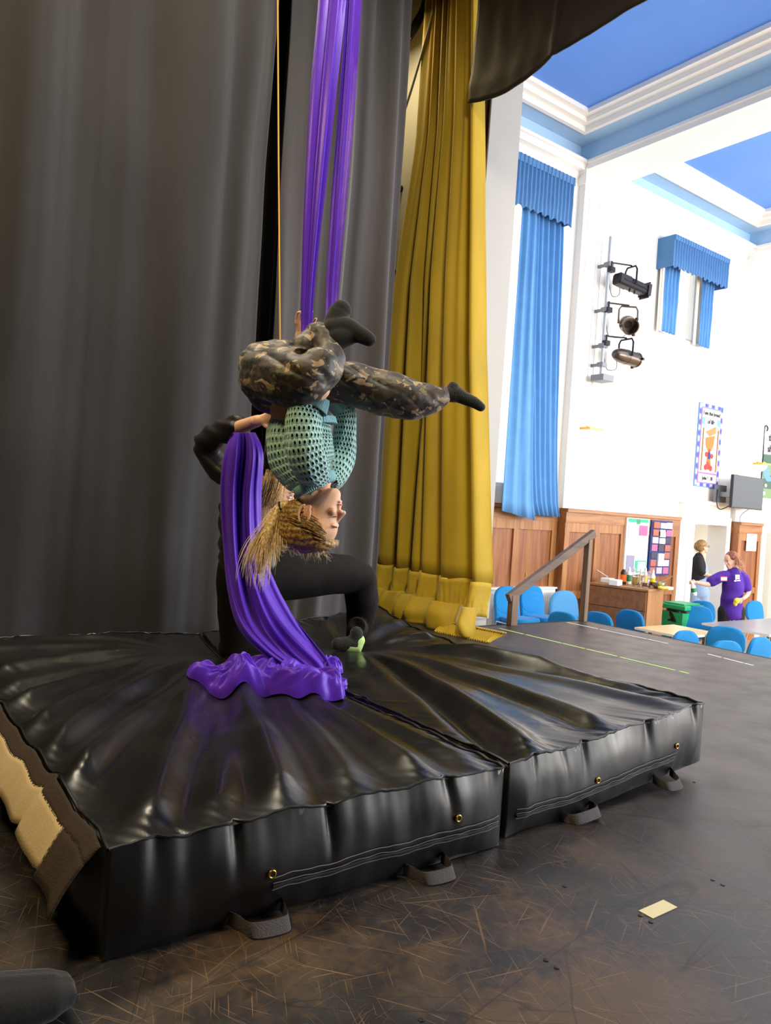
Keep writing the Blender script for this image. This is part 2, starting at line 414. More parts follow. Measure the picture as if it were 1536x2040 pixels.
m_chair=M('blue_upholstery','0a7cbc',.9,bump=.3,bscale=150,sheen=.1); m_armch=M('light_blue_upholstery','4f93c4',.9,bump=.3,bscale=150)
m_chrome=M('chrome_tube','c9ccd0',.2,1); m_blkpl=M('black_plastic','161618',.45); m_grey=M('grey_metal','7e8288',.45,.4)
m_rad=M('radiator_enamel','f0efea',.35); m_tabw=wood_mat('light_beech_laminate','d8b47c','e6c896',.3,axis=0); m_tabg=M('grey_laminate','8f9298',.28,var=.08,vscale=6)
m_tableg=M('brown_grey_table_leg','8a7468',.5); m_green=M('green_bin_plastic','1fa468',.4); m_bag=M('black_bin_liner','16181c',.25,bump=.8,bscale=25)
m_tee=M('purple_cotton','4a2196',.85,bump=.2,bscale=12); m_brownhair=hair_mat('auburn_hair','54241e','9a5340',60); m_pinkhair=hair_mat('faded_pink_blonde_hair','c98a6a','e0b090',60)
m_blackcl=M('black_cotton','15151a',.85); m_denim=M('light_denim','8fa6cc',.85,bump=.2,bscale=60)
m_glass=M('clear_glass','ffffff',.03,trans=.95); m_yell=M('yellow_cloth','e6cf4a',.9,bump=.3,bscale=40); m_ylq=M('yellow_squash','e2c40a',.2); m_red=M('dark_red_squash','6e0a18',.2)
m_orange=M('orange_label','f07010',.5); m_brownb=M('dark_brown_sauce','2e1610',.3); m_wpl=M('white_plastic','f2f2f0',.4); m_grn=M('green_label','1f8a58',.5)
m_screen=M('grey_screen','5a6066',.6,spec=.3); m_shade=M('frosted_glass_shade','fff6dc',.5,emit=.5)
m_lime=M('lime_tape','b4d884',.7); m_wtape=M('white_tape','e4e2dc',.7); m_ctape=M('cream_masking_tape','ddd6b0',.8)
m_gunm=M('dark_lantern_metal','26242c',.4,.5); m_bronze=M('brushed_bronze_metal','6a6058',.3,.85); m_rope=M('yellow_rope','b58a3a',.8); m_pipe=M('dark_steel_pipe','2b2219',.6,.3)
m_cable=M('black_cable','17150f',.6); m_gcable=M('grey_cable','6d7478',.6); m_poleg=M('pale_grey_pole','b8bec6',.4,.3)
W=7.2; CZ=6.02
# ================= STAGE FLOOR AND HALL SHELL
mb=MB(); mb.b2((-2.6,-3.2,-.12),(4.6,6.6,0)); mb.b2((4.6,-3.2,-.12),(5.99,4.74,0)); fl=build(mb,'floor',m_floor,kind='structure')
fl['label']='dark painted stage floor with pale scratches'
def disc(p,r,mat,name,parent):
    b=MB(); b.lathe([(r,0),(r,.0012),(r*.6,.0018)],p,16); return build(b,name,mat,parent)
for px,py in((1276,1824),(1297,1837),(1088,1913),(1109,1928),(1420,1753),(1440,1763),(1125,1766),(840,2032),(1383,1558)):
    p=pz(px,py,0); disc((p.x,p.y,.0002),.0065,m_blkpl,'screw_hole',fl)
mb=MB(); mb.b2((5.99,-3.2,-1.0),(6.03,4.78,.0)); build(mb,'trim_1',m_dark,kind='structure')
mb=MB(); mb.b2((4.6,4.74,-1.0),(6.03,4.78,.0)); build(mb,'trim_2',m_dark,kind='structure')
mb=MB(); mb.b2((6.03,-3.8,-1.1),(18,W+.3,-1.0)); mb.b2((4.6,4.78,-1.1),(6.03,W+.3,-1.0)); build(mb,'floor',m_hfloor,kind='structure')
def holes(x0,x1,z0,z1,hs,y0,y1,name,mat):
    xs=sorted(set([x0,x1]+[h[0] for h in hs]+[h[1] for h in hs])); b=MB()
    for a,c in zip(xs,xs[1:]):
        cuts=sorted([(h[2],h[3]) for h in hs if h[0]<=a+1e-6 and h[1]>=c-1e-6]); z=z0
        for lo,hi in cuts:
            if lo>z+1e-6: b.b2((a,y0,z),(c,y1,lo))
            z=hi
        if z<z1-1e-6: b.b2((a,y0,z),(c,y1,z1))
    return build(b,name,mat,kind='structure')
DZ=1.02
W1=(6.05,7.85,1.35,5.3); W2=(10.45,11.62,4.05,5.3)
holes(4.6,18,-1,6.9,[W1,W2,(11.66,12.83,-1,DZ+.1),(14.07,15.18,-1,1.03)],W,W+.28,'wall_left',m_cream)
for i,wv in enumerate((W1,W2)):
    e=props(bpy.data.objects.new('window_%d'%(i+1),None),kind='structure'); COL.objects.link(e); e.location=((wv[0]+wv[1])/2,W+.14,wv[2])
    b=MB(); t=.06
    b.b2((wv[0],W+.1,wv[2]),(wv[0]+t,W+.18,wv[3])); b.b2((wv[1]-t,W+.1,wv[2]),(wv[1],W+.18,wv[3])); b.b2((wv[0]+t,W+.1,wv[2]),(wv[1]-t,W+.18,wv[2]+t)); b.b2((wv[0]+t,W+.1,wv[3]-t),(wv[1]-t,W+.18,wv[3]))
    mx=(wv[0]+wv[1])/2; b.b2((mx-.025,W+.11,wv[2]+t),(mx+.025,W+.17,wv[3]-t))
    build(b,'window_frame',m_white,e)
    b=MB(); b.b2((wv[0]+t,W+.135,wv[2]+t),(wv[1]-t,W+.141,wv[3]-t)); build(b,'pane',m_glass,e)
# corridor beyond the doors
b=MB(); b.b2((10.4,8.7,-1.1),(19.6,8.8,2.2)); b.b2((10.4,W+.30,-1.1),(10.5,8.7,2.2)); b.b2((10.5,W+.30,-1.1),(19.6,8.7,-1.0)); build(b,'wall_corridor',m_cream,kind='structure')

# pilasters, wainscot, friezes
def pil(x0,x1,n):
    b=MB(); y=W-.12; b.b2((x0,y,1.13),(x1,W,5.86)); b.b2((x0-.03,y-.03,5.70),(x1+.03,W,5.8)); b.b2((x0-.015,y-.015,5.86),(x1+.015,W,CZ-.1))
    k=5
    for i in range(k):
        xx=x0+.08+(x1-x0-.16)*(i+.5)/k; b.box((xx,y-.004,3.5),(.07,.008,4.2))
    build(b,'trim_%d'%n,m_white,kind='structure')
pil(8.32,9.05,3); pil(12.93,13.7,4)
def wains(x0,x1,n,y=W-.035,npan=3,bot=-1.0):
    e=props(bpy.data.objects.new('trim_%d'%n,None),kind='structure'); COL.objects.link(e); e.location=((x0+x1)/2,y,-1)
    b=MB(); b.b2((x0,y,bot),(x1,W,.93)); o=build(b,'panel',m_wood,e)
    b=MB(); b.b2((x0,y-.03,.93),(x1,W,1.08)); b.b2((x0,y-.055,1.08),(x1,W,1.13)); b.b2((x0,y-.022,-1),(x1,W,-.82)); build(b,'rail',m_woodh,e)
    b=MB(); ww=(x1-x0)/npan
    b.b2((x0,y-.022,.80),(x1,y,.93)); b.b2((x0,y-.022,-.15),(x1,y,-.04))
    for i in range(npan+1):
        xx=min(max(x0+i*ww,x0+.05),x1-.05); b.b2((xx-.05,y-.024,-.82),(xx+.05,y,.80))
    build(b,'stile',m_woodf,e)
wains(5.04,8.3,5,npan=4); wains(8.3,9.07,6,y=W-.18,npan=1); wains(9.07,11.33,7,npan=3); wains(12.93,13.72,8,y=W-.18,npan=1)
# door casings
def door(x0,x1,top,n):
    b=MB(); y=W-.05; c=.38
    b.b2((x0-c,y,-1),(x0-.14,W,top+.36)); b.b2((x0-.14,y-.03,-1),(x0,W+.28,top+.02)); b.b2((x1,y-.03,-1),(x1+.13,W+.28,top+.02)); b.b2((x0-.14,y-.03,top+.02),(x1+.13,W,top+.16)); b.b2((x0-.14,y,top+.16),(x1+.13,W,top+.36)); b.b2((x0-c-.02,y-.04,top+.36),(x1+.15,W,top+.42))
    build(b,'door_%d'%n,m_white,kind='structure')
door(11.74,12.75,DZ,1); door(14.15,15.1,.95,2)
# ceiling coffers and beams
def coffer(x0,x1,ylo,n):
    b=MB(); z=6.25
    b.b2((x0,W-.01,CZ),(x1,W,z)); b.b2((x0,W-.28,z),(x1,W,z+.03)); b.b2((x1-.28,ylo,z),(x1,W-.28,z+.03)); b.b2((x0,ylo,z),(x0+.28,W-.28,z+.03))
    b.b2((x1-.012,ylo,CZ),(x1,W-.01,z)); b.b2((x0,ylo,CZ),(x0+.012,W-.01,z)); build(b,'trim_%d'%n,m_pale,kind='structure')
    b=MB()
    def ring(d0,d1,za,zb):
        b.b2((x0+d0,W-d1,za),(x1-d0,W-d0,zb)); b.b2((x1-d1,ylo,za),(x1-d0,W-d1,zb)); b.b2((x0+d0,ylo,za),(x0+d1,W-d1,zb))
    ring(.28,.34,z-.02,6.5); ring(.34,.43,z+.05,6.5); ring(.43,.52,z+.11,6.5)
    b.b2((x0,W-.1,CZ-.12),(x1,W,CZ-.04)); b.b2((x0,W-.15,CZ-.04),(x1,W,CZ)); build(b,'trim_%d'%(n+1),m_white,kind='structure')
    b=MB(); b.b2((x0+.52,ylo,6.42),(x1-.52,W-.52,6.5)); build(b,'ceiling',m_royal,kind='structure')
coffer(5.04,8.32,-3.8,20); coffer(9.05,12.95,-3.8,24); coffer(13.7,18,-3.8,28)
for i,(a,c) in enumerate(((8.32,9.05),(12.95,13.7))):
    b=MB(); b.b2((a,-3.8,5.9),(c,W,6.5)); b.b2((a-.04,-3.8,5.97),(c+.04,W-.15,6.01)); build(b,'trim_%d'%(32+i),m_white,kind='structure')
b=MB(); b.b2((4.6,-3.8,6.5),(18,W+.28,6.6)); build(b,'ceiling',m_white,kind='structure')
# hall far end and near side (window wall)
b=MB(); b.b2((18,-3.8,-1.1),(18.2,W+.28,6.6)); build(b,'wall_right',m_cream,kind='structure')
b=MB(); b.b2((5.04,-4.0,-1.1),(18,-3.8,.9)); b.b2((5.04,-4.0,4.6),(18,-3.8,6.6))
for x in(5.04,7.7,10.9,14.1,17.4): b.b2((x,-4.0,.9),(x+.6,-3.8,4.6))
build(b,'wall_back',m_cream,kind='structure')
# proscenium
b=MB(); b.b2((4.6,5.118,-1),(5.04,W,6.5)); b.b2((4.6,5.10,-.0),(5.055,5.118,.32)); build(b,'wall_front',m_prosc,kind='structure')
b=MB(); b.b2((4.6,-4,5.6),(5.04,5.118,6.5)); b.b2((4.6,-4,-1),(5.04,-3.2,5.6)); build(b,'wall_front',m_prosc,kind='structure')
# stage box: wing wall, back, near side, ceiling
b=MB(); b.b2((-2.8,6.6,-.1),(4.6,6.75,6.6)); build(b,'wall_left',m_yellow,kind='structure')
b=MB(); b.b2((-2.8,-3.4,-.1),(-2.6,6.6,6.6)); build(b,'wall_back',m_dark,kind='structure')
b=MB(); b.b2((-2.6,-3.4,-.1),(4.6,-3.2,6.6)); build(b,'wall_right',m_dark,kind='structure')
b=MB(); b.b2((-2.8,-3.4,6.6),(4.6,6.75,6.7)); build(b,'ceiling',m_dark,kind='structure')
# tapes on the stage floor
def tape(a,c,wd,mat,label,dash=None):
    a=Vector(a);c=Vector(c);d=(c-a).normalized();n=Vector((-d.y,d.x,0));b=MB();L=(c-a).length;t=0
    rnd=random.Random(3)
    while t<L:
        l=min(dash*(.6+.8*rnd.random()) if dash else L,L-t); p=a+d*t;q=a+d*(t+l); off=rnd.uniform(-.004,.004)
        b.beam(p+n*off+Vector((0,0,.001)),q+n*off+Vector((0,0,.001)),wd,.0012); t+=l+(rnd.uniform(.01,.05) if dash else 0)
    build(b,'floor_tape',mat,label=label,cat='tape')
tape(pz(995,1252,0),pz(1372,1342,0),.022,m_lime,'broken line of lime green tape running across the stage floor from the gold curtain',.35)
tape(pz(1130,1240,0),pz(1330,1282,0),.02,m_wtape,'white tape line on the stage floor near the far corner by the handrail',.45)
tape(pz(1410,1303,0),pz(1500,1326,0),.02,m_wtape,'short worn white tape dashes at the right edge of the stage',.16)
p=pz(1309,1811,0)
tape(pz(1285,1822,0),pz(1334,1800,0),.042,m_ctape,'short cream strip of masking tape on the stage floor in the foreground')
# ================= DRAPES
def drape(name,fx,fy,z0,z1,mat,label,cat,nu=220,nv=30,folds=(),thick=.01,hemlift=None,parent=None):
    b=MB()
    def fn(u,v): return fx(u,v)
    b.grid(nu,nv,fn); o=build(b,name,mat,parent,smooth=True,label=label if not parent else None,cat=cat if not parent else None,fixn=False)
    s=o.modifiers.new('thickness','SOLIDIFY'); s.thickness=thick; return o
def N1(x,y=0,z=0): return noise.noise(Vector((x,y,z)))
def f_left(u,v):
    x=-1.6+u*(2.24+1.6); z=.004+v*5.8
    lean=(v-.3)*0.10
    xx=x*3.1+ (1-v)*0.25
    d=.085*math.sin(xx*2.1+1.2*N1(xx*.6,v*.7))+.05*math.sin(xx*4.7+2*N1(x,3))*(.3+.7*v)+.03*N1(x*9,v*2.0,5)+.02*N1(x*2.2,v*9)
    return (x+.0*lean+.05*N1(x*2,v*2,9),4.36+d*.9+.12*max(0,u-.93)/.07,z)
drape('stage_drape',f_left,None,0,0,m_black,'large black folded stage drape filling the left behind the mats','curtain',260,40)
def f_mid(u,v):
    x=2.36+u*.98; z=.004+v*5.8
    d=.05*math.sin(x*17+1.5*N1(x*2,v))+.03*math.sin(x*37+3*N1(x*3,v*1.5,2))+.02*N1(x*14,v*3,7)
    return (x-.03*v*(1-u)+.04*math.sin(v*3)*u*.4,4.62+d+(.06*N1(x*3,v*4)),z)
drape('stage_drape',f_mid,None,0,0,m_black2,'narrower grey-black stage drape hanging behind the purple silks','curtain',170,40)
def f_mid2(u,v):
    x=3.27+u*.15; z=.004+v*5.8
    return (x,4.78+.05*math.sin(u*14)+.03*N1(u*4,v*4),z)
drape('stage_drape',f_mid2,None,0,0,m_black,'slim dark drape edge showing beside the gap to the yellow wall','curtain',30,30)
# back drape seen in the dark gap
b=MB(); b.grid(40,6,lambda u,v:(2.0+u*.6,4.95+.03*math.sin(u*30),.004+v*5.8)); o=build(b,'stage_drape',m_dark,smooth=True,label='black drape at the back of the gap behind the yellow rope',cat='curtain',fixn=False)
o.modifiers.new('t','SOLIDIFY').thickness=.01
# gold curtain
gc=thing('stage_curtain',(4.3,5.0,0),'heavy gold velvet stage curtain with gathered hem trailing on the floor','curtain')
def gy(v,u):   # y range narrows towards the top
    v=min(max(v,0),1); yr=4.32+(.32)*min(1,v*2.6)+.38*max(0,v-.38)/.62; yl=5.86-.19*min(1,max(0,(v*6-3.1)/1.3))
    return yr+(yl-yr)*u
def f_gold(u,v,z0=.42,z1=6.2,off=0):
    z=z0+v*(z1-z0); vv=z/6.0
    y=gy(vv,u)
    k=u*36
    am=(.085-.035*vv)
    ph=u*2*PI*6.2+.9*math.sin(u*5.5+.6)
    d=am*math.sin(ph+1.6*math.sin(u*9+1)+.5*N1(u*4,vv*1.2))+.020*math.sin(u*2*PI*13+2.6*N1(u*5,vv*1.2,3))*(.2+.9*vv)+.004*N1(u*16,vv*4)
    # one deep dark cleft
    cl=math.exp(-((u-.62+.1*(vv-.3))/.022)**2); d+=.16*cl
    return (4.30+d+off,y+.02*math.cos(ph),z)
b=MB(); b.grid(300,46,f_gold); o=build(b,'drape',m_gold,gc,smooth=True,fixn=False); o.modifiers.new('t','SOLIDIFY').thickness=.012
def f_hem(u,v):
    z=.16+v*.27; x,y,_=f_gold(u,0); g=.012*math.sin(u*260+4*N1(u*8,v*2))*(1-v)
    x0,y0,_=f_gold(u,0); return (x-.022-.02*(1-v)+g-.05*(1-v)*N1(u*5,3),y,z+.012*math.sin(u*40)-(.05*(1-u)-.03)*(1 if v<.5 else .6))
b=MB(); b.grid(300,8,f_hem); o=build(b,'hem_band',m_goldhem,gc,smooth=True,fixn=False); o.modifiers.new('t','SOLIDIFY').thickness=.014
def f_pool(u,v):   # bottom band that buckles and rests on the floor
    z=.005+v*.22; x,y,_=f_gold(u,0); bul=.07*math.sin(v*PI)*(.6+.5*N1(u*4,v*1.5,3))
    if u<.62: yy=4.30+(y-4.32)*1.0-.10*(1-v)*(1-u/.62)
    else: yy=y
    return (4.16+.7*(x-4.3)-bul-.05*(1-v)+.008*N1(u*14,v*3),yy,z)
b=MB(); b.grid(240,12,f_pool); o=build(b,'floor_fold',m_gold,gc,smooth=True,fixn=False); o.modifiers.new('t','SOLIDIFY').thickness=.014
b=MB()   # gathered trailing edge, lying on the floor towards the stage front
def f_trail(u,v):
    y=4.62-u*.52; w_=.10*math.sin(PI*min(1,.25+u*.8))
    pl=.010*math.sin(u*150); a=v*PI*1.3-.3
    return (4.06+.10*u-.07*math.cos(a)-pl*.3,y+.03*math.sin(v*5),max(.004,.004+.045*(1-math.cos(a))*.8+pl*math.sin(a)))
b.grid(160,12,f_trail); o=build(b,'gathered_edge',m_goldhem,gc,smooth=True,fixn=False); o.modifiers.new('t','SOLIDIFY').thickness=.01
b=MB(); b.grid(60,20,lambda u,v:(4.50+.03*math.sin(u*20),4.98+.25*u-.035*v,2.6+v*3.5)); o=build(b,'stage_curtain',m_brown,smooth=True,label='dark brown curtain edge behind the gold curtain beside the white pillar',cat='curtain',fixn=False); o.modifiers.new('t','SOLIDIFY').thickness=.01
# pelmet
def f_pel(u,v):
    y=4.86-u*8.0; z=4.44+v*1.6; zz=z-.07*math.sin(min(1,u*9)*PI)*(1-v)+.02*N1(y*3,v*2)*(1-v)
    x=4.18+.02*math.sin(y*3.2+v)*.6+.04*N1(y*1.4,v*1.2)+.008*N1(y*7,v*5,2)-.02*math.exp(-((v-.09)/.05)**2)*(.5+.5*N1(y*3,0))
    x-=.012*math.exp(-((u-.115)/.002)**2)
    return (x,y+.03*(1-v),zz)
b=MB(); b.grid(260,40,f_pel); o=build(b,'stage_pelmet',m_pelmet,smooth=True,label='dark brown-black cloth pelmet hanging across the top of the stage opening',cat='pelmet',fixn=False); o.modifiers.new('t','SOLIDIFY').thickness=.012
# wing wall pipes and cables
b=MB(); b.cyl((3.6,6.35,4.30),(5.2-.6,6.35,4.28),.035); b.cyl((4.35,6.35,4.29),(4.35,6.6,4.29),.02); b.box((4.42,6.35,4.34),(.08,.09,.12)); build(b,'scaffold_pipe',m_pipe,label='upper dark steel pipe fixed to the yellow wing wall',cat='pipe')
b=MB(); b.cyl((3.5,6.35,3.52),(4.59,6.35,3.42),.024); b.cyl((3.9,6.35,3.48),(3.9,6.6,3.48),.015); build(b,'scaffold_pipe',m_pipe,label='lower thin dark pipe on the yellow wing wall',cat='pipe')
def cable(pts,r,mat,label,name='cable',cat='cable',n=8):
    b=MB(); b.tube([Vector(q) for q in cr([tuple(p) for p in pts],8)],r,n); return build(b,name,mat,smooth=True,label=label,cat=cat)
for k in range(4):
    cable([P(812+k*2,62+k*6,7.2),P(826+k*4,40+k*2,7.25),P(840+k*3,12,7.3),P(848+k*4,-30,7.35)],.011,m_cable,['topmost','second','third','lowest'][k]+' black cable of the bundle at the top of the yellow wing wall')
cable([P(868,8,7.0),P(845,90,7.05),P(822,170,7.1),P(800,240,7.15)],.012,m_gcable,'grey cable slanting down beside the gold curtain')
cable([pyy(832,195,6.585),pyy(822,212,6.585),pyy(806,228,6.585),pyy(795,232,6.585)],.006,m_cable,'thin black wire curling on the yellow wing wall')
b=MB(); b.tube([P(553.0,-60,4.25),P(555,330,4.1),P(558,700,3.95)],.0045,8); build(b,'rope',m_rope,smooth=True,label='thin yellow rope hanging vertically in front of the black drapes',cat='rope')
# ================= CRASH MATS
FOOT=Vector((2.50,3.62,0)); KNEE=Vector((1.72,3.66,0)); PILE=Vector((1.52,2.85,0))
def sag(x,y):
    def g(c,s,sy=None): return math.exp(-((x-c.x)**2+(y-c.y)**2)/(2*s*s))
    return .105*g(FOOT,.22)+.085*g(KNEE,.24)+.035*g(Vector((2.1,3.5,0)),.45)
def mat_build(nm,C,t,lift,cen,seed,label,wr_amp,rise,rid):
    rnd=random.Random(seed); A,Bc,Cc,D=[Vector(c) for c in C]      # near-left, near-right, far-right, far-left
    O2=Vector(cen)
    R=[]
    for (ex,ey,a_) in rid:
        e_=pz(ex,ey,t); L_=Vector((e_.x-O2.x,e_.y-O2.y)); R.append((L_.normalized(),L_.length,a_,rnd.uniform(-.05,.05)))
    def pos(u,v): return (A*(1-u)+Bc*u)*(1-v)+(D*(1-u)+Cc*u)*v
    def wr(x,y,u,v):
        dx,dy=x-O2.x,y-O2.y; s=0
        for D_,L_,a,bend in R:
            q=(dx*D_.x+dy*D_.y)/L_
            if q<.04 or q>1.15: continue
            d=(dx*D_.y-dy*D_.x)+bend*math.sin(q*PI)+.012*N1(x*3,y*3,seed); w_=.016+.062*q*(1-.35*q)
            if abs(d)<w_*3.2:
                rr=min(1,max(0,q-.20)/.30)*min(1,max(0,(1.12-q)/.12))
                s+=a*(math.exp(-(d/w_)**2)-.35*math.exp(-((d-w_*1.6)/w_)**2))*rr*(.6+.5*q)
        e=min(1,min(u,1-u)*14,min(v,1-v)*18)
        return wr_amp*s*(.3+.7*e)+.005*N1(x*3,y*3,seed)*e+.0012*N1(x*9,y*9,seed+2)*e
    def edge(u,v):   # puckers along the seams
        k=max(math.exp(-min(v,1-v)*26),math.exp(-min(u,1-u)*18)); s=(u*5.3+v*7.1)
        return k*(.010*N1(s*2.2,seed*1.1)+.006*N1(s*7,seed))
    def top(u,v):
        p=pos(u,v); zz=t+lift(u,v)+rise(u,v)-sag(p.x,p.y)+wr(p.x,p.y,u,v)+edge(u,v)
        zz+=.018*(1-(2*u-1)**4)*(1-(2*v-1)**4)
        return Vector((p.x,p.y,zz))
    def side(s,h):   # s in 0..4 around, h 0 bottom..1 top
        k=int(s)%4; f=s-int(s)
        u,v=((f,0),(1,f),(1-f,1),(0,1-f))[k]; T=top(u,v); bz=lift(u,v)+.003
        n=[Vector((0,-1,0)),Vector((1,0,0)),Vector((0,1,0)),Vector((-1,0,0))][k]
        n=((Bc-A).cross(Vector((0,0,1))) if k==0 else (Cc-Bc).cross(Vector((0,0,1))) if k==1 else (D-Cc).cross(Vector((0,0,1))) if k==2 else (A-D).cross(Vector((0,0,1)))).normalized()
        e=min(1,min(f,1-f)*16); b=.022*math.sin(PI*h)*e
        q=k*10+f*6
        dep=0
        for i in range(7):
            fc=(i+.5+.25*math.sin(seed*3+i*5))/7; w_=.011+.006*math.sin(i*7+seed); sl=.03*math.sin(i*3.3+seed)*(1-h)
            dep+=.020*(.5+.5*math.sin(i*2.7+seed*2))*math.exp(-((f-fc-sl)/(w_*(1+1.5*(1-h))))**2)*max(0,(h-.35)/.65)**1.2
        b+=e*(-dep+.010*N1(q*.9,h*1.6,seed)+.0035*N1(q*3.5,h*1.6,seed+3))
        return Vector((T.x,T.y,bz+(T.z-bz)*h))+n*b
    th=thing(nm,((A+Cc)/2),label,'crash mat')
    b=MB(); b.grid(190,260,lambda u,v:top(u,v)); b.cm=1
    for k in range(4): b.grid(130,14,lambda u,v,k=k:side(k+min(u,.99999),v))
    b.cm=1; b.grid(2,2,lambda u,v:(*pos(u,v).xy,lift(u,v)+.003),flip=True)
    me=build(b,'cover',[m_vinyl,m_vinylside],th,smooth=True,fixn=False)
    bm=bmesh.new(); bm.from_mesh(me.data); bmesh.ops.remove_doubles(bm,verts=bm.verts,dist=.0006); bmesh.ops.recalc_face_normals(bm,faces=bm.faces); bm.to_mesh(me.data); bm.free()
    b=MB()   # seam cord round the top edge
    pts=[]
    for s in range(400):
        q=side(s/100,1.0); q.z+=.0035; pts.append(q)
    pts.append(pts[0].copy()); b.tube(pts,.0042,6,caps=False); build(b,'seam_cord',m_vinylside,th,smooth=True)
    return th,top,side
LIFT=lambda u,v:.05*max(0,(u-.25)/.75)*max(0,1-v*2.2)
A4=((.505,1.58),(1.665,1.572),(1.70,3.98),(.50,3.95)); B4=((1.715,1.60),(2.885,1.655),(2.96,4.02),(1.72,3.98))
matA,topA,sideA=mat_build('crash_mat',[(*c,0) for c in A4],.235,lambda u,v:0,(1.66,3.55),3,'left black vinyl crash mat with a tan hook-tape flap and purple silk heaped on it',.038,lambda u,v:.03*max(0,v-.85)/.15*max(0,u-.3),[(0,1272,.7),(0,1300,.7),(-20,1345,.9),(-30,1385,.7),(28,1407,1),(58,1455,1),(92,1502,1.1),(135,1558,1.3),(215,1640,.6),(300,1640,1.0),(440,1610,.6),(560,1598,1.2),(700,1572,.7),(840,1550,.9),(940,1530,.5)])
matB,topB,sideB=mat_build('crash_mat',[(*c,0) for c in B4],.235,LIFT,(2.47,3.58),11,'right black vinyl crash mat whose near corner is lifted off the stage floor',.030,lambda u,v:.09*max(0,(v-.62)/.38)**1.3*(.35+.65*u),[(1080,1338,1.0),(1180,1360,.8),(1300,1395,1.2),(1330,1425,.6),(1180,1450,1.0),(1050,1490,1.1),(1010,1505,-1.0),(930,1300,.9),(850,1270,1.0),(800,1250,1.0),(770,1235,.8),(740,1235,.9),(690,1240,.8),(640,1245,.8)])
m_strap2=M('black_zip','0c0c0e',.6)
def zip_band(side,th,f0,f1,h0=.30):
    b=MB()
    for hh in(h0+.085,h0+.02,h0-.045):
        pts=[side(f0+(f1-f0)*i/120,hh+.004*math.sin(i*.5+hh*40))+Vector((0,-.0035,0)) for i in range(121)]; b.tube(pts,.0011,5)
    build(b,'stitching',m_thread,th,smooth=True)
    b=MB(); pts=[side(f0+(f1-f0)*i/120,h0-.012)+Vector((0,-.004,0)) for i in range(121)]; b.tube(pts,.0035,6,flat=1.2); build(b,'zip',m_strap2,th,smooth=True)
zip_band(sideA,matA,.33,.985,.33); zip_band(sideB,matB,.03,.80,.30)
def ring_(p,n,r,rr,b,seg=20):
    z=Vector((0,0,1)); x=n.cross(z).normalized(); y=x.cross(n)
    b.tube([p+x*r*math.cos(2*PI*i/seg)+y*r*math.sin(2*PI*i/seg) for i in range(seg+1)],rr,8,caps=False)
def eyelet(th,side,f,h):
    p=side(f,h)+Vector((0,-.004,0)); b=MB(); n=Vector((0,-1,0)); ring_(p,n,.0085,.003,b); build(b,'eyelet',m_brass,th,smooth=True)
    b=MB(); b.lathe([(.0065,0),(.0065,.001)],p,12,Matrix.Rotation(PI/2,3,'X')); build(b,'eyelet_hole',m_dark,[o for o in bpy.data.objects if o.parent==th and o.name.startswith('eyelet') and 'hole' not in o.name][-1])
eyelet(matA,sideA,.325,.46); eyelet(matA,sideA,.83,.55)
eyelet(matB,sideB,.37,.44); eyelet(matB,sideB,.80,.50)
def handle(th,p0,p1,out,drop,label=None):
    p0=Vector(p0);p1=Vector(p1); b=MB(); pts=[]
    o=Vector(out)
    C_=[p0,p0+o*.35+Vector((.012,0,-drop*.3)),p0*.82+p1*.18+o*.9,p0*.25+p1*.75+o*1.0,p1+o*.55+Vector((-.012,0,0)),p1]
    pts=[Vector(q) for q in cr([tuple(c) for c in C_],8)]
    R=[]
    for i,p in enumerate(pts):
        f=i/(len(pts)-1); tilt=-.65*math.sin(PI*f); up=Vector((0,-math.sin(tilt),math.cos(tilt)))*.017
        R.append([p-up,p+up,p+up+Vector((0,-.003,0)),p-up+Vector((0,-.003,.002))])
    for r in R:
        mz=min(q.z for q in r)
        if mz<.002:
            for q in r: q.z+=.002-mz
    b.rings(R); build(b,'strap_handle',m_strap,th,smooth=True)
for f0,f1 in((.245,.36),(.68,.80)):
    a=sideA(f0,.08);c=sideA(f1,.08); handle(matA,(a.x,a.y-.002,.022),(c.x,c.y-.002,.022),(.01,-.075,-.006),.02)
for f0,f1 in((.22,.36),(.70,.80)):
    a=sideB(f0,.05);c=sideB(f1,.05); handle(matB,(a.x,a.y-.002,a.z),(c.x,c.y-.002,c.z),(.015,-.055,-a.z+.02),.02)
# hook-tape flap hanging from the left edge of the left mat
def flap(u,v,x0=0,x1=1):
    f=x0+(x1-x0)*u; p=sideA(3+ (1-f)*.985+.007,1.0)   # f=0 near corner, 1 far
    out=.012+.085*v+.005*math.sin(f*38+v*2)*v
    return (p.x-out,p.y,p.z+.004-.055*v-.06*v*v+.004*math.sin(f*31)*v)
b=MB(); b.grid(160,5,lambda u,v:flap(u,v*.38)); o=build(b,'flap',m_velcrod,matA,smooth=True,fixn=False); o.modifiers.new('t','SOLIDIFY').thickness=.004
b=MB(); b.grid(160,6,lambda u,v:flap(u,.36+v*.64,.085,1)); o=build(b,'tan_hook_tape',m_velcro,matA,smooth=True,fixn=False,label='tan hook tape strip'); o.modifiers.new('t','SOLIDIFY').thickness=.004
b=MB(); b.grid(20,6,lambda u,v:flap(u,.36+v*.74,0,.088)); o=build(b,'dark_hook_tape',m_velcrod,matA,smooth=True,fixn=False,label='dark brown end of the hook tape'); o.modifiers.new('t','SOLIDIFY').thickness=.004
def matz(x,y):
    A=A4 if x<1.70 else B4; top=topA if x<1.70 else topB
    u=(x-A[0][0])/(A[1][0]-A[0][0]); v=(y-A[0][1])/(A[3][1]-A[0][1]); return top(min(max(u,0),1),min(max(v,0),1)).z
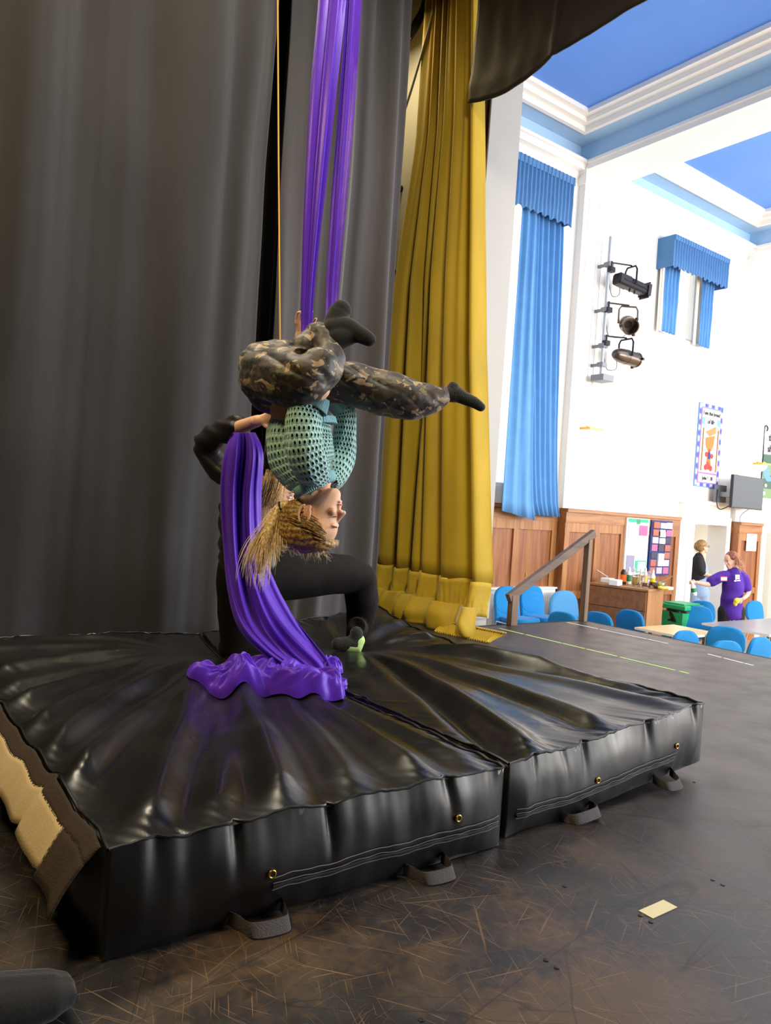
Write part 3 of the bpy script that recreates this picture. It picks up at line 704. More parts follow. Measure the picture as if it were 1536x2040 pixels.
# ================= AERIAL SILK
GD=3.15
sk=thing('aerial_silk',(P(650,640,GD).x,P(650,640,GD).y,.24),'purple aerial silk hanging in two strands with its tail heaped on the mat','aerial silk')
def strand(pts,name,seed):
    b=MB(); q=cr([(*P(x,y,d),r) for x,y,d,r in pts],14); n=72
    rnd=random.Random(seed); ph=[rnd.uniform(0,6) for _ in range(4)]
    def mod(f,k):
        a=2*PI*k
        return 1+.20*math.sin(a*5+ph[0]+f*.8)+.13*math.sin(a*11+ph[1]-f)+.07*math.sin(a*19+ph[2])+.04*math.sin(a*31+ph[3])
    b.tube([c[:3] for c in q],[c[3]/1500*3.15 for c in q],n,flat=.55,up=tuple(FW),mod=mod)
    return build(b,name,m_silk,sk,smooth=True)
strand([(668,-160,3.3,24),(660,0,3.25,23),(641,200,3.2,21),(625,400,3.18,16),(614,560,3.17,11),(611,645,3.16,9),(614,690,3.14,11)],'strand',1)
strand([(712,-160,3.34,16),(705,0,3.3,14),(692,200,3.26,14),(676,400,3.24,13),(664,560,3.22,11),(660,630,3.2,10),(650,690,3.18,10)],'strand',5)
# tail: wide folded cloth falling from the waist to the heap
LP=[(463,862,3.42),(448,900,3.40),(440,980,3.40),(446,1090,3.40),(455,1180,3.36),(475,1250,3.30),(520,1300,3.22),(575,1335,3.12),(610,1352,3.06)]
RP=[(508,862,3.46),(524,905,3.45),(520,990,3.46),(524,1090,3.46),(552,1170,3.46),(590,1235,3.42),(630,1285,3.36),(655,1318,3.30),(662,1345,3.24)]
LC=cr(LP,10);RC=cr(RP,10)
def tail(u,v):
    i=v*(len(LC)-1); k=min(int(i),len(LC)-2); f=i-k
    l=[LC[k][a]*(1-f)+LC[k+1][a]*f for a in range(3)]; r=[RC[k][a]*(1-f)+RC[k+1][a]*f for a in range(3)]
    uu=u+.05*math.sin(u*9+v*5)
    x=l[0]+(r[0]-l[0])*u; y=l[1]+(r[1]-l[1])*u; d=l[2]+(r[2]-l[2])*u
    d+=.034*math.sin(uu*2*PI*2.3+1.6*math.sin(v*2.6)+2*N1(u*1.5,v*2))+.012*math.sin(uu*2*PI*6.1+3*v+3*N1(u*3,v*2,4))+.016*N1(u*4,v*4)
    p=P(x,y,d)
    m=matz(p.x,p.y)+.008
    if p.z<m: p.z=m
    return p
b=MB(); b.grid(110,150,tail); o=build(b,'tail',m_silk,sk,smooth=True,fixn=False); o.modifiers.new('t','SOLIDIFY').thickness=.003
# heap
def heap(name,cx,cy,rx,ry,h,rot,seed,coil=False):
    c=pz(cx,cy,.23); xd=Vector((RT.x,RT.y,0)).normalized(); yd=Vector((FH.x,FH.y,0))
    def fn(u,v):
        a=u*2*PI; r=v
        rad=1+.10*math.sin(a*2+seed)+.06*math.sin(a*5+seed*2)+.03*math.sin(a*11)
        X=math.cos(a)*r*rx*rad; Y=math.sin(a)*r*ry*rad
        X,Y=X*math.cos(rot)-Y*math.sin(rot),X*math.sin(rot)+Y*math.cos(rot)
        q=c+xd*X+yd*Y
        prof=(1-r**3.2)**.6 if r<1 else 0
        sw=a+2.6*r if coil else a
        wx=X+.05*N1(X*7,Y*7,seed); wy=Y+.05*N1(X*7,Y*7,seed+9)
        n=.45+.15*(1-abs(math.sin(wx*26+wy*17+seed)))**1.2+.15*(1-abs(math.sin(wx*-19+wy*38+seed*2)))**1.2
        rid=.008*math.sin(sw*5+8*r+3*N1(X*5,Y*5,seed))+.006*math.sin(sw*17+5*r+3*N1(X*8,Y*8,seed))
        z=matz(q.x,q.y)+.004+h*prof*(.55+.9*n)+rid*min(1,(1-r)*6)*min(1,r*4)
        if coil: z+=.03*math.exp(-((r-.8)/.13)**2)-.02*math.exp(-(r/.35)**2)
        return Vector((q.x,q.y,max(z,matz(q.x,q.y)+.003)))-xd*0
    b=MB(); b.grid(200,46,fn); return build(b,name,m_silk,sk,smooth=True,fixn=False)
heap('heap',468,1388,.165,.10,.080,.1,2); heap('heap',600,1392,.19,.11,.080,-.15,5,True); heap('heap',540,1348,.20,.10,.055,.05,9); heap('heap',650,1345,.075,.06,.06,0,12)
# ridged folds rolled over the heap
def roll(pts,r,seed):
    b=MB(); q=cr([(*P(x,y,d),rr) for x,y,d,rr in pts],10)
    pp=[]
    for c in q:
        p=Vector(c[:3]); m=matz(p.x,p.y)+c[3]*.5
        if p.z<m: p.z=m
        pp.append(p)
    b.tube(pp,[c[3] for c in q],24,mod=lambda f,k:1+.22*math.sin(k*2*PI*3+f*9+seed)+.12*math.sin(k*2*PI*7-f*14))
    build(b,'rolled_fold',m_silk,sk,smooth=True)
roll([(575,1407,3.02,.014),(620,1412,2.99,.022),(665,1402,3.03,.024),(682,1378,3.1,.022),(668,1352,3.18,.016),(640,1340,3.22,.012)],.02,1)
roll([(400,1388,3.02,.012),(430,1402,2.98,.018),(470,1404,2.99,.02),(510,1402,3.0,.016),(530,1375,3.05,.014),(545,1345,3.12,.012)],.02,4)
roll([(410,1360,3.12,.012),(440,1336,3.2,.018),(480,1335,3.22,.02),(530,1330,3.22,.018),(560,1345,3.16,.016),(600,1375,3.08,.014)],.02,7)
roll([(560,1385,3.05,.012),(600,1378,3.06,.016),(640,1372,3.08,.014),(650,1360,3.1,.01)],.02,9)
# ================= PEOPLE
def frame(fwd,up):
    u=Vector(up).normalized(); f=Vector(fwd); f=(f-u*f.dot(u)).normalized(); l=u.cross(f); return Matrix((f,l,u)).transposed()
def head_shapes(b,o,R,s,neck=True,ear=True):
    T=lambda p:Vector(o)+R@(Vector(p)*s)
    def E(c,r,rot=None): b.ell(T(c),[x*s for x in r],R@rot if rot else R,20,14)
    S=[(-.116,.070,.052,.010),(-.110,.082,.030,.024),(-.098,.089,.004,.036),(-.082,.090,-.022,.046),(-.064,.0885,-.045,.054),(-.045,.089,-.065,.061),(-.022,.090,-.088,.067),(0,.0855,-.103,.071),(.022,.090,-.113,.074),(.046,.0905,-.118,.077),(.070,.084,-.116,.077),(.092,.069,-.106,.070),(.110,.046,-.088,.056),(.122,.020,-.066,.037),(.128,-.012,-.04,.012)]
    S2=cr(S,3); RR=[]
    for z,xf,xb,hw in S2:
        xc=(xf+xb)/2; ax_=(xf-xb)/2; RR.append([T((xc+ax_*math.cos(q),hw*math.sin(q)*(1-.13*math.cos(q)),z)) for q in [2*PI*k/32 for k in range(32)]])
    b.rings(RR)
    for sy in(-1,1):
        if ear:
            rx=Matrix.Rotation(sy*.35,3,'Z'); pts=[(-.022+.021*math.cos(a)*1.0,sy*(.079+.006*math.sin(a*.5)),-.008+.034*math.sin(a)) for a in [i*PI*1.75/10-.9 for i in range(11)]]
            b.cap_tube([T(p) for p in pts],[.0052*s]*11,8); E((-.016,sy*.074,-.010),(.012,.007,.024)); E((-.006,sy*.075,-.036),(.008,.006,.009))
    E((.080,0,.024),(.013,.040,.010))
    for sy in(-1,1): E((.073,sy*.036,-.028),(.014,.017,.016))
    b.cap_tube([T((.084,0,.012)),T((.097,0,-.010)),T((.107,0,-.026))],[.0075*s,.0085*s,.0105*s],10)
    for sy in(-1,1): E((.096,sy*.011,-.030),(.010,.007,.008))
    E((.088,0,-.047),(.009,.018,.012)); E((.091,0,-.056),(.008,.021,.0055)); E((.089,0,-.067),(.009,.018,.007))
    if neck: b.cap_tube([T((-.02,0,-.03)),T((-.03,0,-.10)),T((-.045,0,-.17))],[.052*s,.050*s,.056*s],16)
    return T
def face_parts(T,R,s,par,closed=False,brow=m_lash):
    for sy in(-1,1):
        b=MB(); pts=[]
        for i in range(9):
            a=-1+2*i/8; zz=(-.006-.004*(1-a*a)) if closed else (.006+.004*(1-a*a)); pts.append(T((.090-.010*abs(a)-.004*a*a,sy*(.031+.014*a),zz)))
        b.tube(pts,[.0008*s]+[.0017*s]*7+[.0008*s],6); build(b,'eyelash',m_lash,par,smooth=True)
        b=MB(); pts=[T((.094-.010*abs(a),sy*(.032+.019*a),.026+.004*(1-a*a))) for a in(-1,-.5,0,.5,1)]; b.tube(pts,[.001*s,.0024*s,.0026*s,.002*s,.001*s],6); build(b,'eyebrow',brow,par,smooth=True)
    b=MB(); b.ell(T((.092,0,-.0565)),(.0085*s,.021*s,.0042*s),R,16,8); b.ell(T((.089,0,-.0665)),(.0085*s,.0175*s,.0055*s),R,16,8); build(b,'lips',m_lip,par,smooth=True)
    if not closed:
        for sy in(-1,1):
            b=MB(); b.ell(T((.082,sy*.031,.0)),(.010*s,.0125*s,.008*s),R,12,8); e=build(b,'eye',m_wpl,par,smooth=True)
            b=MB(); b.ell(T((.0885,sy*.031,.0)),(.005*s,.0055*s,.0058*s),R,10,6); build(b,'iris',m_lash,e,smooth=True)
def hand(b,wr,d,nrm,side,s=1.0,curl=.5,spread=.06,thumb=.7):   # d towards fingers, nrm = palm side, side = +-1 thumb side
    d=Vector(d).normalized(); n=Vector(nrm); n=(n-d*n.dot(d)).normalized(); x=d.cross(n)*side; w=Vector(wr)
    b.cap_tube([w-d*.02*s,w+d*.03*s+x*.008*s,w+d*.075*s+x*.014*s],[.021*s,.019*s,.013*s],12)
    b.cap_tube([w+d*.02*s-x*.008*s,w+d*.075*s-x*.02*s],[.018*s,.012*s],12); b.cap_tube([w+d*.03*s,w+d*.078*s],[.019*s,.0125*s],12)
    for i,(o,L) in enumerate(((.028,.070),(.009,.079),(-.010,.074),(-.028,.058))):
        p=w+d*.075*s+x*o*s; a=0; pts=[p-d*.02*s,p]; dd=d+x*(o*spread*18); dd.normalize()
        for k,fr in enumerate((.45,.30,.25)):
            a+=curl*(.5,.8,.6)[k]; q=dd*math.cos(a)+n*math.sin(a); p=p+q*L*fr*s; pts.append(p)
        b.cap_tube(pts,[.0095*s,.0092*s,.0085*s,.0076*s,.0066*s],8)
    p=w+d*.02*s+x*.018*s; td=(d*.65+x*thumb+n*.35).normalized(); t2=(d*.9+x*.25+n*.5).normalized()
    b.cap_tube([p,p+td*.034*s,p+td*.034*s+t2*.028*s,p+td*.034*s+t2*.05*s],[.0125*s,.011*s,.0095*s,.0078*s],8)
def chain(b,pts,n=14,k=4):       # pts: (px,py,depth,radius_m)
    q=cr([(*P(x,y,d),r) for x,y,d,r in pts],k); b.cap_tube([c[:3] for c in q],[c[3] for c in q],n)
def loftE(b,pts,n=40,k=5,uvs=True,cap=False,amp=0,seed=0):  # pts: (px,py,d,half width along image m, half depth m)
    q=cr([(*P(x,y,d),a,e) for x,y,d,a,e in pts],k); R=[]
    N=len(q)
    for i,c in enumerate(q):
        t=(Vector(q[min(i+1,N-1)][:3])-Vector(q[max(i-1,0)][:3])).normalized(); f=FW-t*FW.dot(t); f.normalize(); x=t.cross(f)
        ring=[]
        for j in range(n):
            a=2*PI*j/n; m=1+(amp*math.sin(a*6+seed+i*.25)+amp*.7*N1(math.cos(a)*2,math.sin(a)*2,i*.2+seed) if amp else 0)
            ring.append(Vector(c[:3])+x*math.cos(a)*c[3]*m+f*math.sin(a)*c[4]*m)
        R.append(ring)
    b.rings(R,cap,uvs); return b
def hair_strands(b,paths,n,jit,r,taper=True,rnd=None,k=6):   # paths: list of guide polylines in world coordinates
    rnd=rnd or random
    for i in range(n):
        g=rnd.choice(paths); o=Vector((rnd.gauss(0,1),rnd.gauss(0,1),rnd.gauss(0,1)))*jit; ph=rnd.uniform(0,6); L=len(g); m=rnd.uniform(.75,1.05); pts=[]
        for j,p in enumerate(g):
            f=j/(L-1)
            if f>m: break
            pts.append(Vector(p)+o*(.35+1.1*f)+Vector((math.sin(ph+f*4),math.cos(ph+f*5),math.sin(ph*2+f*3)))*jit*.4*f)
        if len(pts)<3: continue
        q=[Vector(c) for c in cr([tuple(p) for p in pts],3)]
        b.tube(q,[r*(1-.75*t/(len(q)-1)) for t in range(len(q))],5)
def N3(p,f,s=0): return noise.noise(Vector(p)*f+Vector((s,s,s)))
# ---- girl hanging upside down
girl=thing('person',P(600,1000,GD),'child hanging upside down from the purple silk in teal knit jumper and camouflage trousers','person')
HO=P(628,1030,GD); HR=frame(RT*1-FW*.16+UP*.02,-UP*1.0-RT*.10); HS=1.10
b=MB(); T=head_shapes(b,HO,HR,HS)
chain(b,[(634,960,3.15,.055),(612,930,3.15,.085),(600,890,3.15,.10),(590,840,3.15,.095),(575,790,3.16,.10),(555,755,3.16,.11)])
chain(b,[(625,945,3.10,.05),(612,900,3.02,.036),(610,850,3.0,.032),(620,808,3.03,.026)]); chain(b,[(655,945,3.25,.045),(682,900,3.33,.034),(684,850,3.35,.030),(676,812,3.33,.024)])
hand(b,P(620,808,3.03),UP+RT*.3,FW,-1,.85,.9); hand(b,P(676,812,3.33),UP-RT*.4,FW,1,.85,.9)
chain(b,[(550,750,3.08,.085),(600,765,2.98,.075),(628,772,2.96,.06)]); chain(b,[(628,772,2.96,.055),(640,730,3.0,.05),(655,690,3.06,.035),(668,650,3.08,.032)])
chain(b,[(570,750,3.24,.08),(680,762,3.28,.065),(760,775,3.30,.05),(870,786,3.34,.028),(905,785,3.35,.022)])
chain(b,[(905,784,3.355,.020),(925,793,3.36,.018),(948,804,3.365,.015)]); chain(b,[(668,650,3.08,.030),(712,664,3.05,.020)])
blob(b,'body',m_skin,girl,voxel=.0032,smooth=4)
face_parts(T,HR,HS,girl,closed=True)
# camouflage trousers
b=MB()
chain(b,[(575,800,3.16,.080),(545,770,3.16,.120),(527,735,3.16,.118),(545,712,3.16,.085),(565,705,3.15,.06)],22)
chain(b,[(520,745,3.10,.098),(570,750,3.02,.118),(610,750,2.96,.115),(632,735,2.95,.085)],22)
chain(b,[(590,775,2.98,.075),(615,772,2.95,.07),(650,735,2.98,.065),(655,700,3.02,.058),(640,672,3.06,.052),(625,665,3.08,.035)],20)
chain(b,[(600,700,3.05,.06),(625,680,3.08,.05),(655,682,3.06,.045)],18)
chain(b,[(560,765,3.24,.09),(640,762,3.27,.095),(700,768,3.28,.093),(760,782,3.30,.098),(815,795,3.32,.092),(850,795,3.33,.072),(872,792,3.34,.050),(882,787,3.345,.036)],24)
def cam_disp(p):
    d=(P(p.x,p.y,3) if False else 0)
    q=Vector(p); a=q.dot(RT)*1.0; c=q.dot(UP); return .010*(abs(math.sin(a*20+c*34+1.8*N3(q,4)))**.8-.6)*(.35+1.3*abs(N3(q,5,3)))+.012*N3(q,8)+.003*N3(q,30)
blob(b,'camouflage_trousers',m_camo,girl,voxel=.0055,smooth=4,disp=cam_disp)
b=MB(); q0=P(883,787,3.345); ax=(P(900,790,3.35)-q0).normalized()
for k in range(3): 
    x=ax.orthogonal().normalized(); y=ax.cross(x); b.tube([q0+ax*(.004*k-.004)+(x*math.cos(i*PI/12)+y*math.sin(i*PI/12))*(.039-.002*k) for i in range(25)],.006,8,caps=False)
build(b,'elastic_cuff',m_camo,girl,smooth=True)
# socks
b=MB(); chain(b,[(645,702,3.05,.046),(655,675,3.06,.050),(666,650,3.07,.050),(676,625,3.08,.047),(680,618,3.08,.042)],18); chain(b,[(664,658,3.05,.05),(690,655,3.05,.047),(712,664,3.04,.037),(728,672,3.03,.032),(736,677,3.03,.028)],18); chain(b,[(650,690,3.05,.048),(672,675,3.04,.052),(700,668,3.04,.036)],18)
blob(b,'sock',m_sockg,girl,voxel=.005,smooth=4)
b=MB(); chain(b,[(876,787,3.345,.034),(892,786,3.35,.034),(905,786,3.355,.036)],18); chain(b,[(903,772,3.355,.027),(905,782,3.355,.036),(925,793,3.36,.030),(945,802,3.365,.026),(958,811,3.37,.021)],18)
blob(b,'sock',m_sock,girl,voxel=.005,smooth=4)
# under-shirt and jumper
b=MB(); loftE(b,[(580,800,3.16,.085,.07),(592,860,3.16,.105,.08),(606,915,3.16,.10,.08),(625,950,3.16,.07,.06),(634,965,3.16,.05,.05)],cap=True,uvs=False); build(b,'undershirt',m_under,girl,smooth=True)
b=MB(); chain(b,[(615,800,3.0,.042),(606,850,2.99,.05),(610,900,3.0,.054),(625,938,3.05,.05)]); chain(b,[(680,808,3.33,.036),(685,850,3.34,.040),(682,900,3.33,.044),(665,945,3.25,.04)]); blob(b,'undershirt_sleeves',m_under,girl,voxel=.006,smooth=2)
b=MB(); loftE(b,[(600,838,3.15,.122,.085),(596,870,3.15,.138,.105),(600,905,3.15,.142,.11),(612,938,3.15,.118,.10),(628,960,3.15,.080,.078),(638,971,3.15,.064,.068)],n=56,k=8,amp=.035,seed=1); o=build(b,'jumper',m_knit,girl,smooth=True,fixn=False); 
b=MB(); loftE(b,[(612,800,2.99,.056,.05),(606,822,2.98,.066,.055),(604,860,2.97,.073,.06),(608,900,2.98,.076,.062),(622,935,3.02,.070,.06),(640,955,3.08,.04,.04)],n=44,k=8,amp=.04,seed=4); build(b,'jumper_sleeve',m_knits,girl,smooth=True,fixn=False)
b=MB(); loftE(b,[(682,806,3.33,.046,.045),(688,830,3.34,.050,.05),(686,870,3.34,.052,.052),(680,910,3.32,.062,.056),(666,948,3.25,.058,.05),(655,960,3.2,.04,.04)],n=44,k=8,amp=.04,seed=8); build(b,'jumper_sleeve',m_knits,girl,smooth=True,fixn=False)
b=MB(); loftE(b,[(640,792,2.99,.030,.035),(634,806,2.99,.038,.04),(628,818,2.985,.045,.045)],n=40,amp=.05); o=build(b,'jumper_cuff',m_rib,girl,smooth=True,fixn=False); o.modifiers.new('t','SOLIDIFY').thickness=.004
b=MB(); loftE(b,[(670,790,3.31,.058,.045),(676,803,3.32,.050,.045),(683,812,3.33,.047,.045)],n=40,amp=.05); o=build(b,'jumper_cuff',m_rib,girl,smooth=True,fixn=False); o.modifiers.new('t','SOLIDIFY').thickness=.004
b=MB(); loftE(b,[(612,834,3.13,.110,.092),(613,848,3.13,.116,.096)],n=60,amp=.03,seed=1); o=build(b,'jumper_hem',m_rib,girl,smooth=True,fixn=False); o.modifiers.new('t','SOLIDIFY').thickness=.006
b=MB()
cc=P(629,969,3.12); u_=-(UP*.80-RT*.30).normalized(); e1=(RT*.86+UP*.42).normalized(); e2=u_.cross(e1).normalized()
R=[[cc+e1*math.cos(a)*r1+e2*math.sin(a)*r2+u_*h for a in [2*PI*i/60 for i in range(60)]] for r1,r2,h in((.094,.088,-.030),(.095,.09,-.006),(.090,.086,.010),(.083,.078,.016))]
b.rings(R,False,True); o=build(b,'jumper_collar',m_rib,girl,smooth=True,fixn=False); o.modifiers.new('t','SOLIDIFY').thickness=.008
# hair: swept back cap, ponytail and loose wisps
rnd=random.Random(5)
b=MB(); TT=lambda p:HO+HR@(Vector(p)*HS)
b.ell(TT((-.034,0,.058)),(.104*HS,.086*HS,.084*HS),HR,28,18); b.ell(TT((-.058,0,.012)),(.078*HS,.079*HS,.080*HS),HR,28,18); b.ell(TT((.012,0,.092)),(.072*HS,.068*HS,.042*HS),HR,24,14)
blob(b,'hair',m_hairg,girl,voxel=.004,smooth=3,disp=lambda p:.0015*math.sin(noise.noise(p*12)*6+(HR.transposed()@(p-HO)).z*300))
b=MB()
for i in range(340):   # strands brushed from the hairline back to the band
    sy=rnd.choice((-1,-1,1)); a=rnd.uniform(0,1)
    st=Vector((.072-.085*a*(1 if rnd.random()<.6 else .4),sy*(.030+.048*min(1,a*1.5)),.082-.105*a*rnd.uniform(.5,1.1)))
    if rnd.random()<.35: st=Vector((.074,rnd.uniform(-.045,.045),.085+rnd.uniform(-.01,.01)))
    en=Vector((-.148,rnd.uniform(-.012,.012),.012+rnd.uniform(-.012,.012))); mid1=st*.62+en*.38; mid2=st*.25+en*.75
    def outw(p):
        c=Vector((-.034,0,.045)); d=p-c; f=Vector((d.x/.108,d.y/.089,d.z/.092)).length
        return c+d*(rnd.uniform(1.0,1.05)/max(f,.3)) if f>.05 else p
    pts=[TT(outw(st)),TT(outw(mid1)),TT(outw(mid2)),TT(en)]
    b.tube([Vector(q) for q in cr([tuple(p) for p in pts],4)],rnd.uniform(.0008,.0018),5)
build(b,'hair_strands',m_hairs if False else m_hairg,girl,smooth=True,fixn=False)
b=MB()
for i in range(70):    # fine wisps hanging from the crown
    st=TT((rnd.uniform(-.10,.07),rnd.uniform(-.06,.05),.125+rnd.uniform(-.02,.01))); l=rnd.uniform(.02,.055); s1=rnd.uniform(-.03,.03)
    b.tube([st,st-UP*l*.5+RT*s1*.5-FW*.01,st-UP*l+RT*(s1+rnd.uniform(-.012,.012))],[.0009,.0007,.0004],4)
for i in range(60):
    st=TT((.07,rnd.uniform(-.06,.03),.08)); b.tube([st,st+RT*rnd.uniform(.004,.02)-UP*rnd.uniform(.004,.016),st+RT*rnd.uniform(.01,.02)-UP*rnd.uniform(.012,.035)],[.0009,.0007,.0004],4)
build(b,'hair_wisps',m_hairs,girl,smooth=True,fixn=False)
bp=P(556,1012,3.17)
gd=[]
for k,(ex,ey) in enumerate(((508,1165),(520,1172),(532,1150),(486,1150),(498,1135),(545,1120),(515,1178),(560,1085))):
    gd.append([TT((-.12,0,.02)),bp,P(556-(556-ex)*.30,1040,3.15),P(556-(556-ex)*.75,1085,3.12),P(ex+4,1085+(ey-1085)*.55,3.11),P(ex,ey,3.11)])
b=MB(); hair_strands(b,gd,420,.0115,.0019,rnd=rnd); build(b,'ponytail',m_hairs,girl,smooth=True,fixn=False)
b=MB(); q=cr([(*P(570,1010,3.16),.030),(*P(556,1014,3.16),.021),(*P(548,1032,3.15),.024),(*P(536,1065,3.13),.027),(*P(525,1105,3.12),.021),(*P(516,1140,3.11),.008)],6); b.cap_tube([c[:3] for c in q],[c[3] for c in q],14); blob(b,'ponytail_core',m_hairh,girl,voxel=.005,smooth=2,disp=lambda p:.003*math.sin(p.dot(RT)*900))
b=MB(); q=P(560,1012,3.165); dd=(P(572,1008,3.165)-q).normalized(); x=dd.orthogonal().normalized(); y=dd.cross(x); b.tube([q+(x*math.cos(i*PI/10)+y*math.sin(i*PI/10))*.024 for i in range(21)],.006,8,caps=False); build(b,'hair_band',m_lash,girl,smooth=True)
b=MB(); pE=TT((-.006,-.086,-.044)); 
for k in range(3): b.ell(pE-HR.col[2]*.004*k,(.0028,.0028,.0028))
build(b,'earring',m_brass,girl,smooth=True)
# ---- kneeling helper
hp=thing('person',KNEE,'person kneeling on one knee in black behind the upside-down child with long blonde hair','person')
KO=P(548,985,3.78); KR=frame(RT*1.0-UP*.45-FW*.05,UP*1+RT*.25+FW*.1); KS=1.0
b=MB(); T2=head_shapes(b,KO,KR,KS)
kz=matz(1.72,3.66); kp=P(466,1296,4.02); fz=matz(2.5,3.62)
chain(b,[(535,1030,3.82,.05),(515,1060,3.86,.10),(500,1100,3.88,.12),(498,1150,3.9,.125)]); 
chain(b,[(505,960,3.82,.06),(500,1010,3.85,.12),(500,1060,3.87,.12)])
chain(b,[(475,960,3.86,.055),(430,925,3.90,.045),(410,885,3.86,.042),(450,862,3.66,.036),(500,843,3.50,.030),(515,838,3.44,.027)])
hand(b,P(515,838,3.44),RT*1-FW*.3+UP*.2,-FW+RT*.1,1,.95,.5)
chain(b,[(540,950,3.80,.05),(560,880,3.62,.042),(580,790,3.45,.036),(592,720,3.34,.032),(600,668,3.27,.027)])
hand(b,P(600,668,3.27),UP*1+RT*.12-FW*.4,-FW+RT*.5,1,.92,.75)
chain(b,[(488,1150,3.9,.095),(478,1220,3.96,.085),(468,1282,4.0,.065)])
foot_r=P(466,1296,4.02); back=foot_r+FH*.35; 
q=cr([(*foot_r,.06),(*(foot_r+FH*.2-Vector((0,0,.0))),.05),(*(foot_r+FH*.38),.035)],3); b.cap_tube([c[:3] for c in q],[c[3] for c in q])
chain(b,[(515,1150,3.9,.10),(600,1145,4.06,.092),(690,1142,4.24,.075),(712,1150,4.27,.066)]); chain(b,[(712,1150,4.27,.064),(716,1200,4.33,.056),(708,1250,4.38,.042),(702,1280,4.4,.036)]); 
blob(b,'body',m_skinp,hp,voxel=.005,smooth=2)
face_parts(T2,KR,KS,hp)
b=MB()  # black top
chain(b,[(508,950,3.83,.075),(500,1000,3.86,.150),(496,1060,3.88,.152),(497,1130,3.9,.150),(500,1165,3.92,.14)],22)
chain(b,[(475,955,3.86,.070),(437,935,3.90,.066),(412,890,3.88,.066),(432,866,3.76,.062),(458,855,3.66,.060),(474,848,3.60,.056)],20)
chain(b,[(538,955,3.80,.070),(562,880,3.62,.060),(582,800,3.46,.052),(590,750,3.38,.048)],18)
chain(b,[(470,960,3.86,.08),(545,955,3.82,.08)],18)
blob(b,'black_top',m_blktee,hp,voxel=.006,smooth=3,disp=lambda p:.008*N3(p,9)+.005*math.sin(p.dot(RT)*50+p.dot(UP)*70+4*N3(p,6)))
fp=P(704,1296,4.40); zf=.13
for _ in range(4): fp=pz(707,1306,zf); zf=matz(fp.x,fp.y)
a0=Vector((fp.x,fp.y,zf+.045))
b=MB()
chain(b,[(495,1135,3.92,.160),(488,1165,3.94,.150),(478,1225,3.98,.118),(468,1278,4.0,.082),(463,1288,4.02,.076)],22)
q=cr([(*foot_r,.072),(*(foot_r+FH*.2+Vector((0,0,.005))),.062),(*(foot_r+FH*.34),.045)],3); b.cap_tube([c[:3] for c in q],[c[3] for c in q])
chain(b,[(515,1150,3.92,.142),(580,1146,4.02,.132),(650,1143,4.15,.118),(700,1146,4.25,.104),(718,1156,4.28,.096)],22)
chain(b,[(716,1152,4.28,.098),(721,1200,4.33,.096),(717,1240,4.37,.080),(710,1268,4.39,.062),(706,1278,4.4,.052)],20)
b.cap_tube([P(712,1255,4.38),a0+Vector((0,0,.10)),a0+Vector((.0,0,.055))],[.064,.047,.040],16)
blob(b,'black_leggings',m_blktr,hp,voxel=.007,smooth=4,disp=lambda p:.004*N3(p,12))
b=MB(); fp=P(704,1296,4.40); zf=.13
for _ in range(4): fp=pz(707,1306,zf); zf=matz(fp.x,fp.y)
a0=Vector((fp.x,fp.y,zf+.045)); dd=(-RT*.95-FH*.30); dd.z=0; dd.normalize()
b.cap_tube([a0+Vector((0,0,.06)),a0+Vector((0,0,.02)),a0,a0+dd*.05,a0+dd*.10],[.036,.038,.044,.042,.034],16); blob(b,'sock',m_sock,hp,voxel=.006,smooth=3,label='dark patterned sock with a lime heel')
b=MB(); b.cap_tube([a0+Vector((.004,0,.018))-dd*.006,a0-dd*.008-Vector((0,0,.012)),a0+dd*.04-Vector((0,0,.004))],[.041,.043,.042],14); blob(b,'sock_heel',m_lime,hp,voxel=.006,smooth=3,label='lime green sock heel')
a1=foot_r+FH*.40; b=MB(); b.cap_tube([a1,a1+FH*.07,a1+FH*.15-Vector((0,0,.0))],[.040,.036,.028],12); blob(b,'sock',m_sock,hp,voxel=.006,smooth=3)
# helper's hair
b=MB(); TK=lambda p:KO+KR@(Vector(p)*KS)
b.ell(TK((-.03,0,.052)),(.106,.088,.094),KR,28,18); b.ell(TK((-.055,0,-.01)),(.075,.080,.09),KR,24,14); blob(b,'hair',m_hairh,hp,voxel=.005,smooth=3,disp=lambda p:.003*math.sin(p.dot(RT)*420+3*N3(p,9)))
gd=[]
for k,(sx,ex,ey) in enumerate(((530,512,1030),(540,522,1045),(550,530,1040),(560,536,1035),(545,516,1060),(535,507,1048))):
    gd.append([P(sx+6,925,3.74),P(sx+4,945,3.66),P(sx-2,975,3.63),P((sx+ex)/2,1005,3.63),P(ex,ey,3.64)])
b=MB(); hair_strands(b,gd,260,.011,.0022,rnd=rnd); build(b,'hair_strands',m_hairh,hp,smooth=True,fixn=False)
# ---- foot of somebody sitting beside the camera
ft=thing('person',pz(60,1990,0),'foot in a dark grey sock at the bottom left corner of the stage floor','person')
b=MB(); t0=pz(148,1975,.05)
dn=Vector((RT.x,RT.y,0)).normalized(); bk=(-dn*.80-FH*.55).normalized()
C0=t0-dn*.012
pts=[(C0-dn*.012,.026),(C0+bk*.03+Vector((0,0,.004)),.036),(C0+bk*.08+Vector((0,0,.008)),.043),(C0+bk*.14+Vector((0,0,.018)),.046),(C0+bk*.20+Vector((0,0,.035)),.050),(C0+bk*.25+Vector((0,0,.06)),.052)]
def low(pts,dx): return [(Vector((p.x,p.y,max(r*.9+.004,p.z)))+dx,r) for p,r in pts]
sd=bk.cross(Vector((0,0,1))).normalized()
for k in(-1,0,1):
    q=low(pts,sd*.020*k); b.cap_tube([a for a,_ in q],[r*(.92 if k else 1) for _,r in q],16)
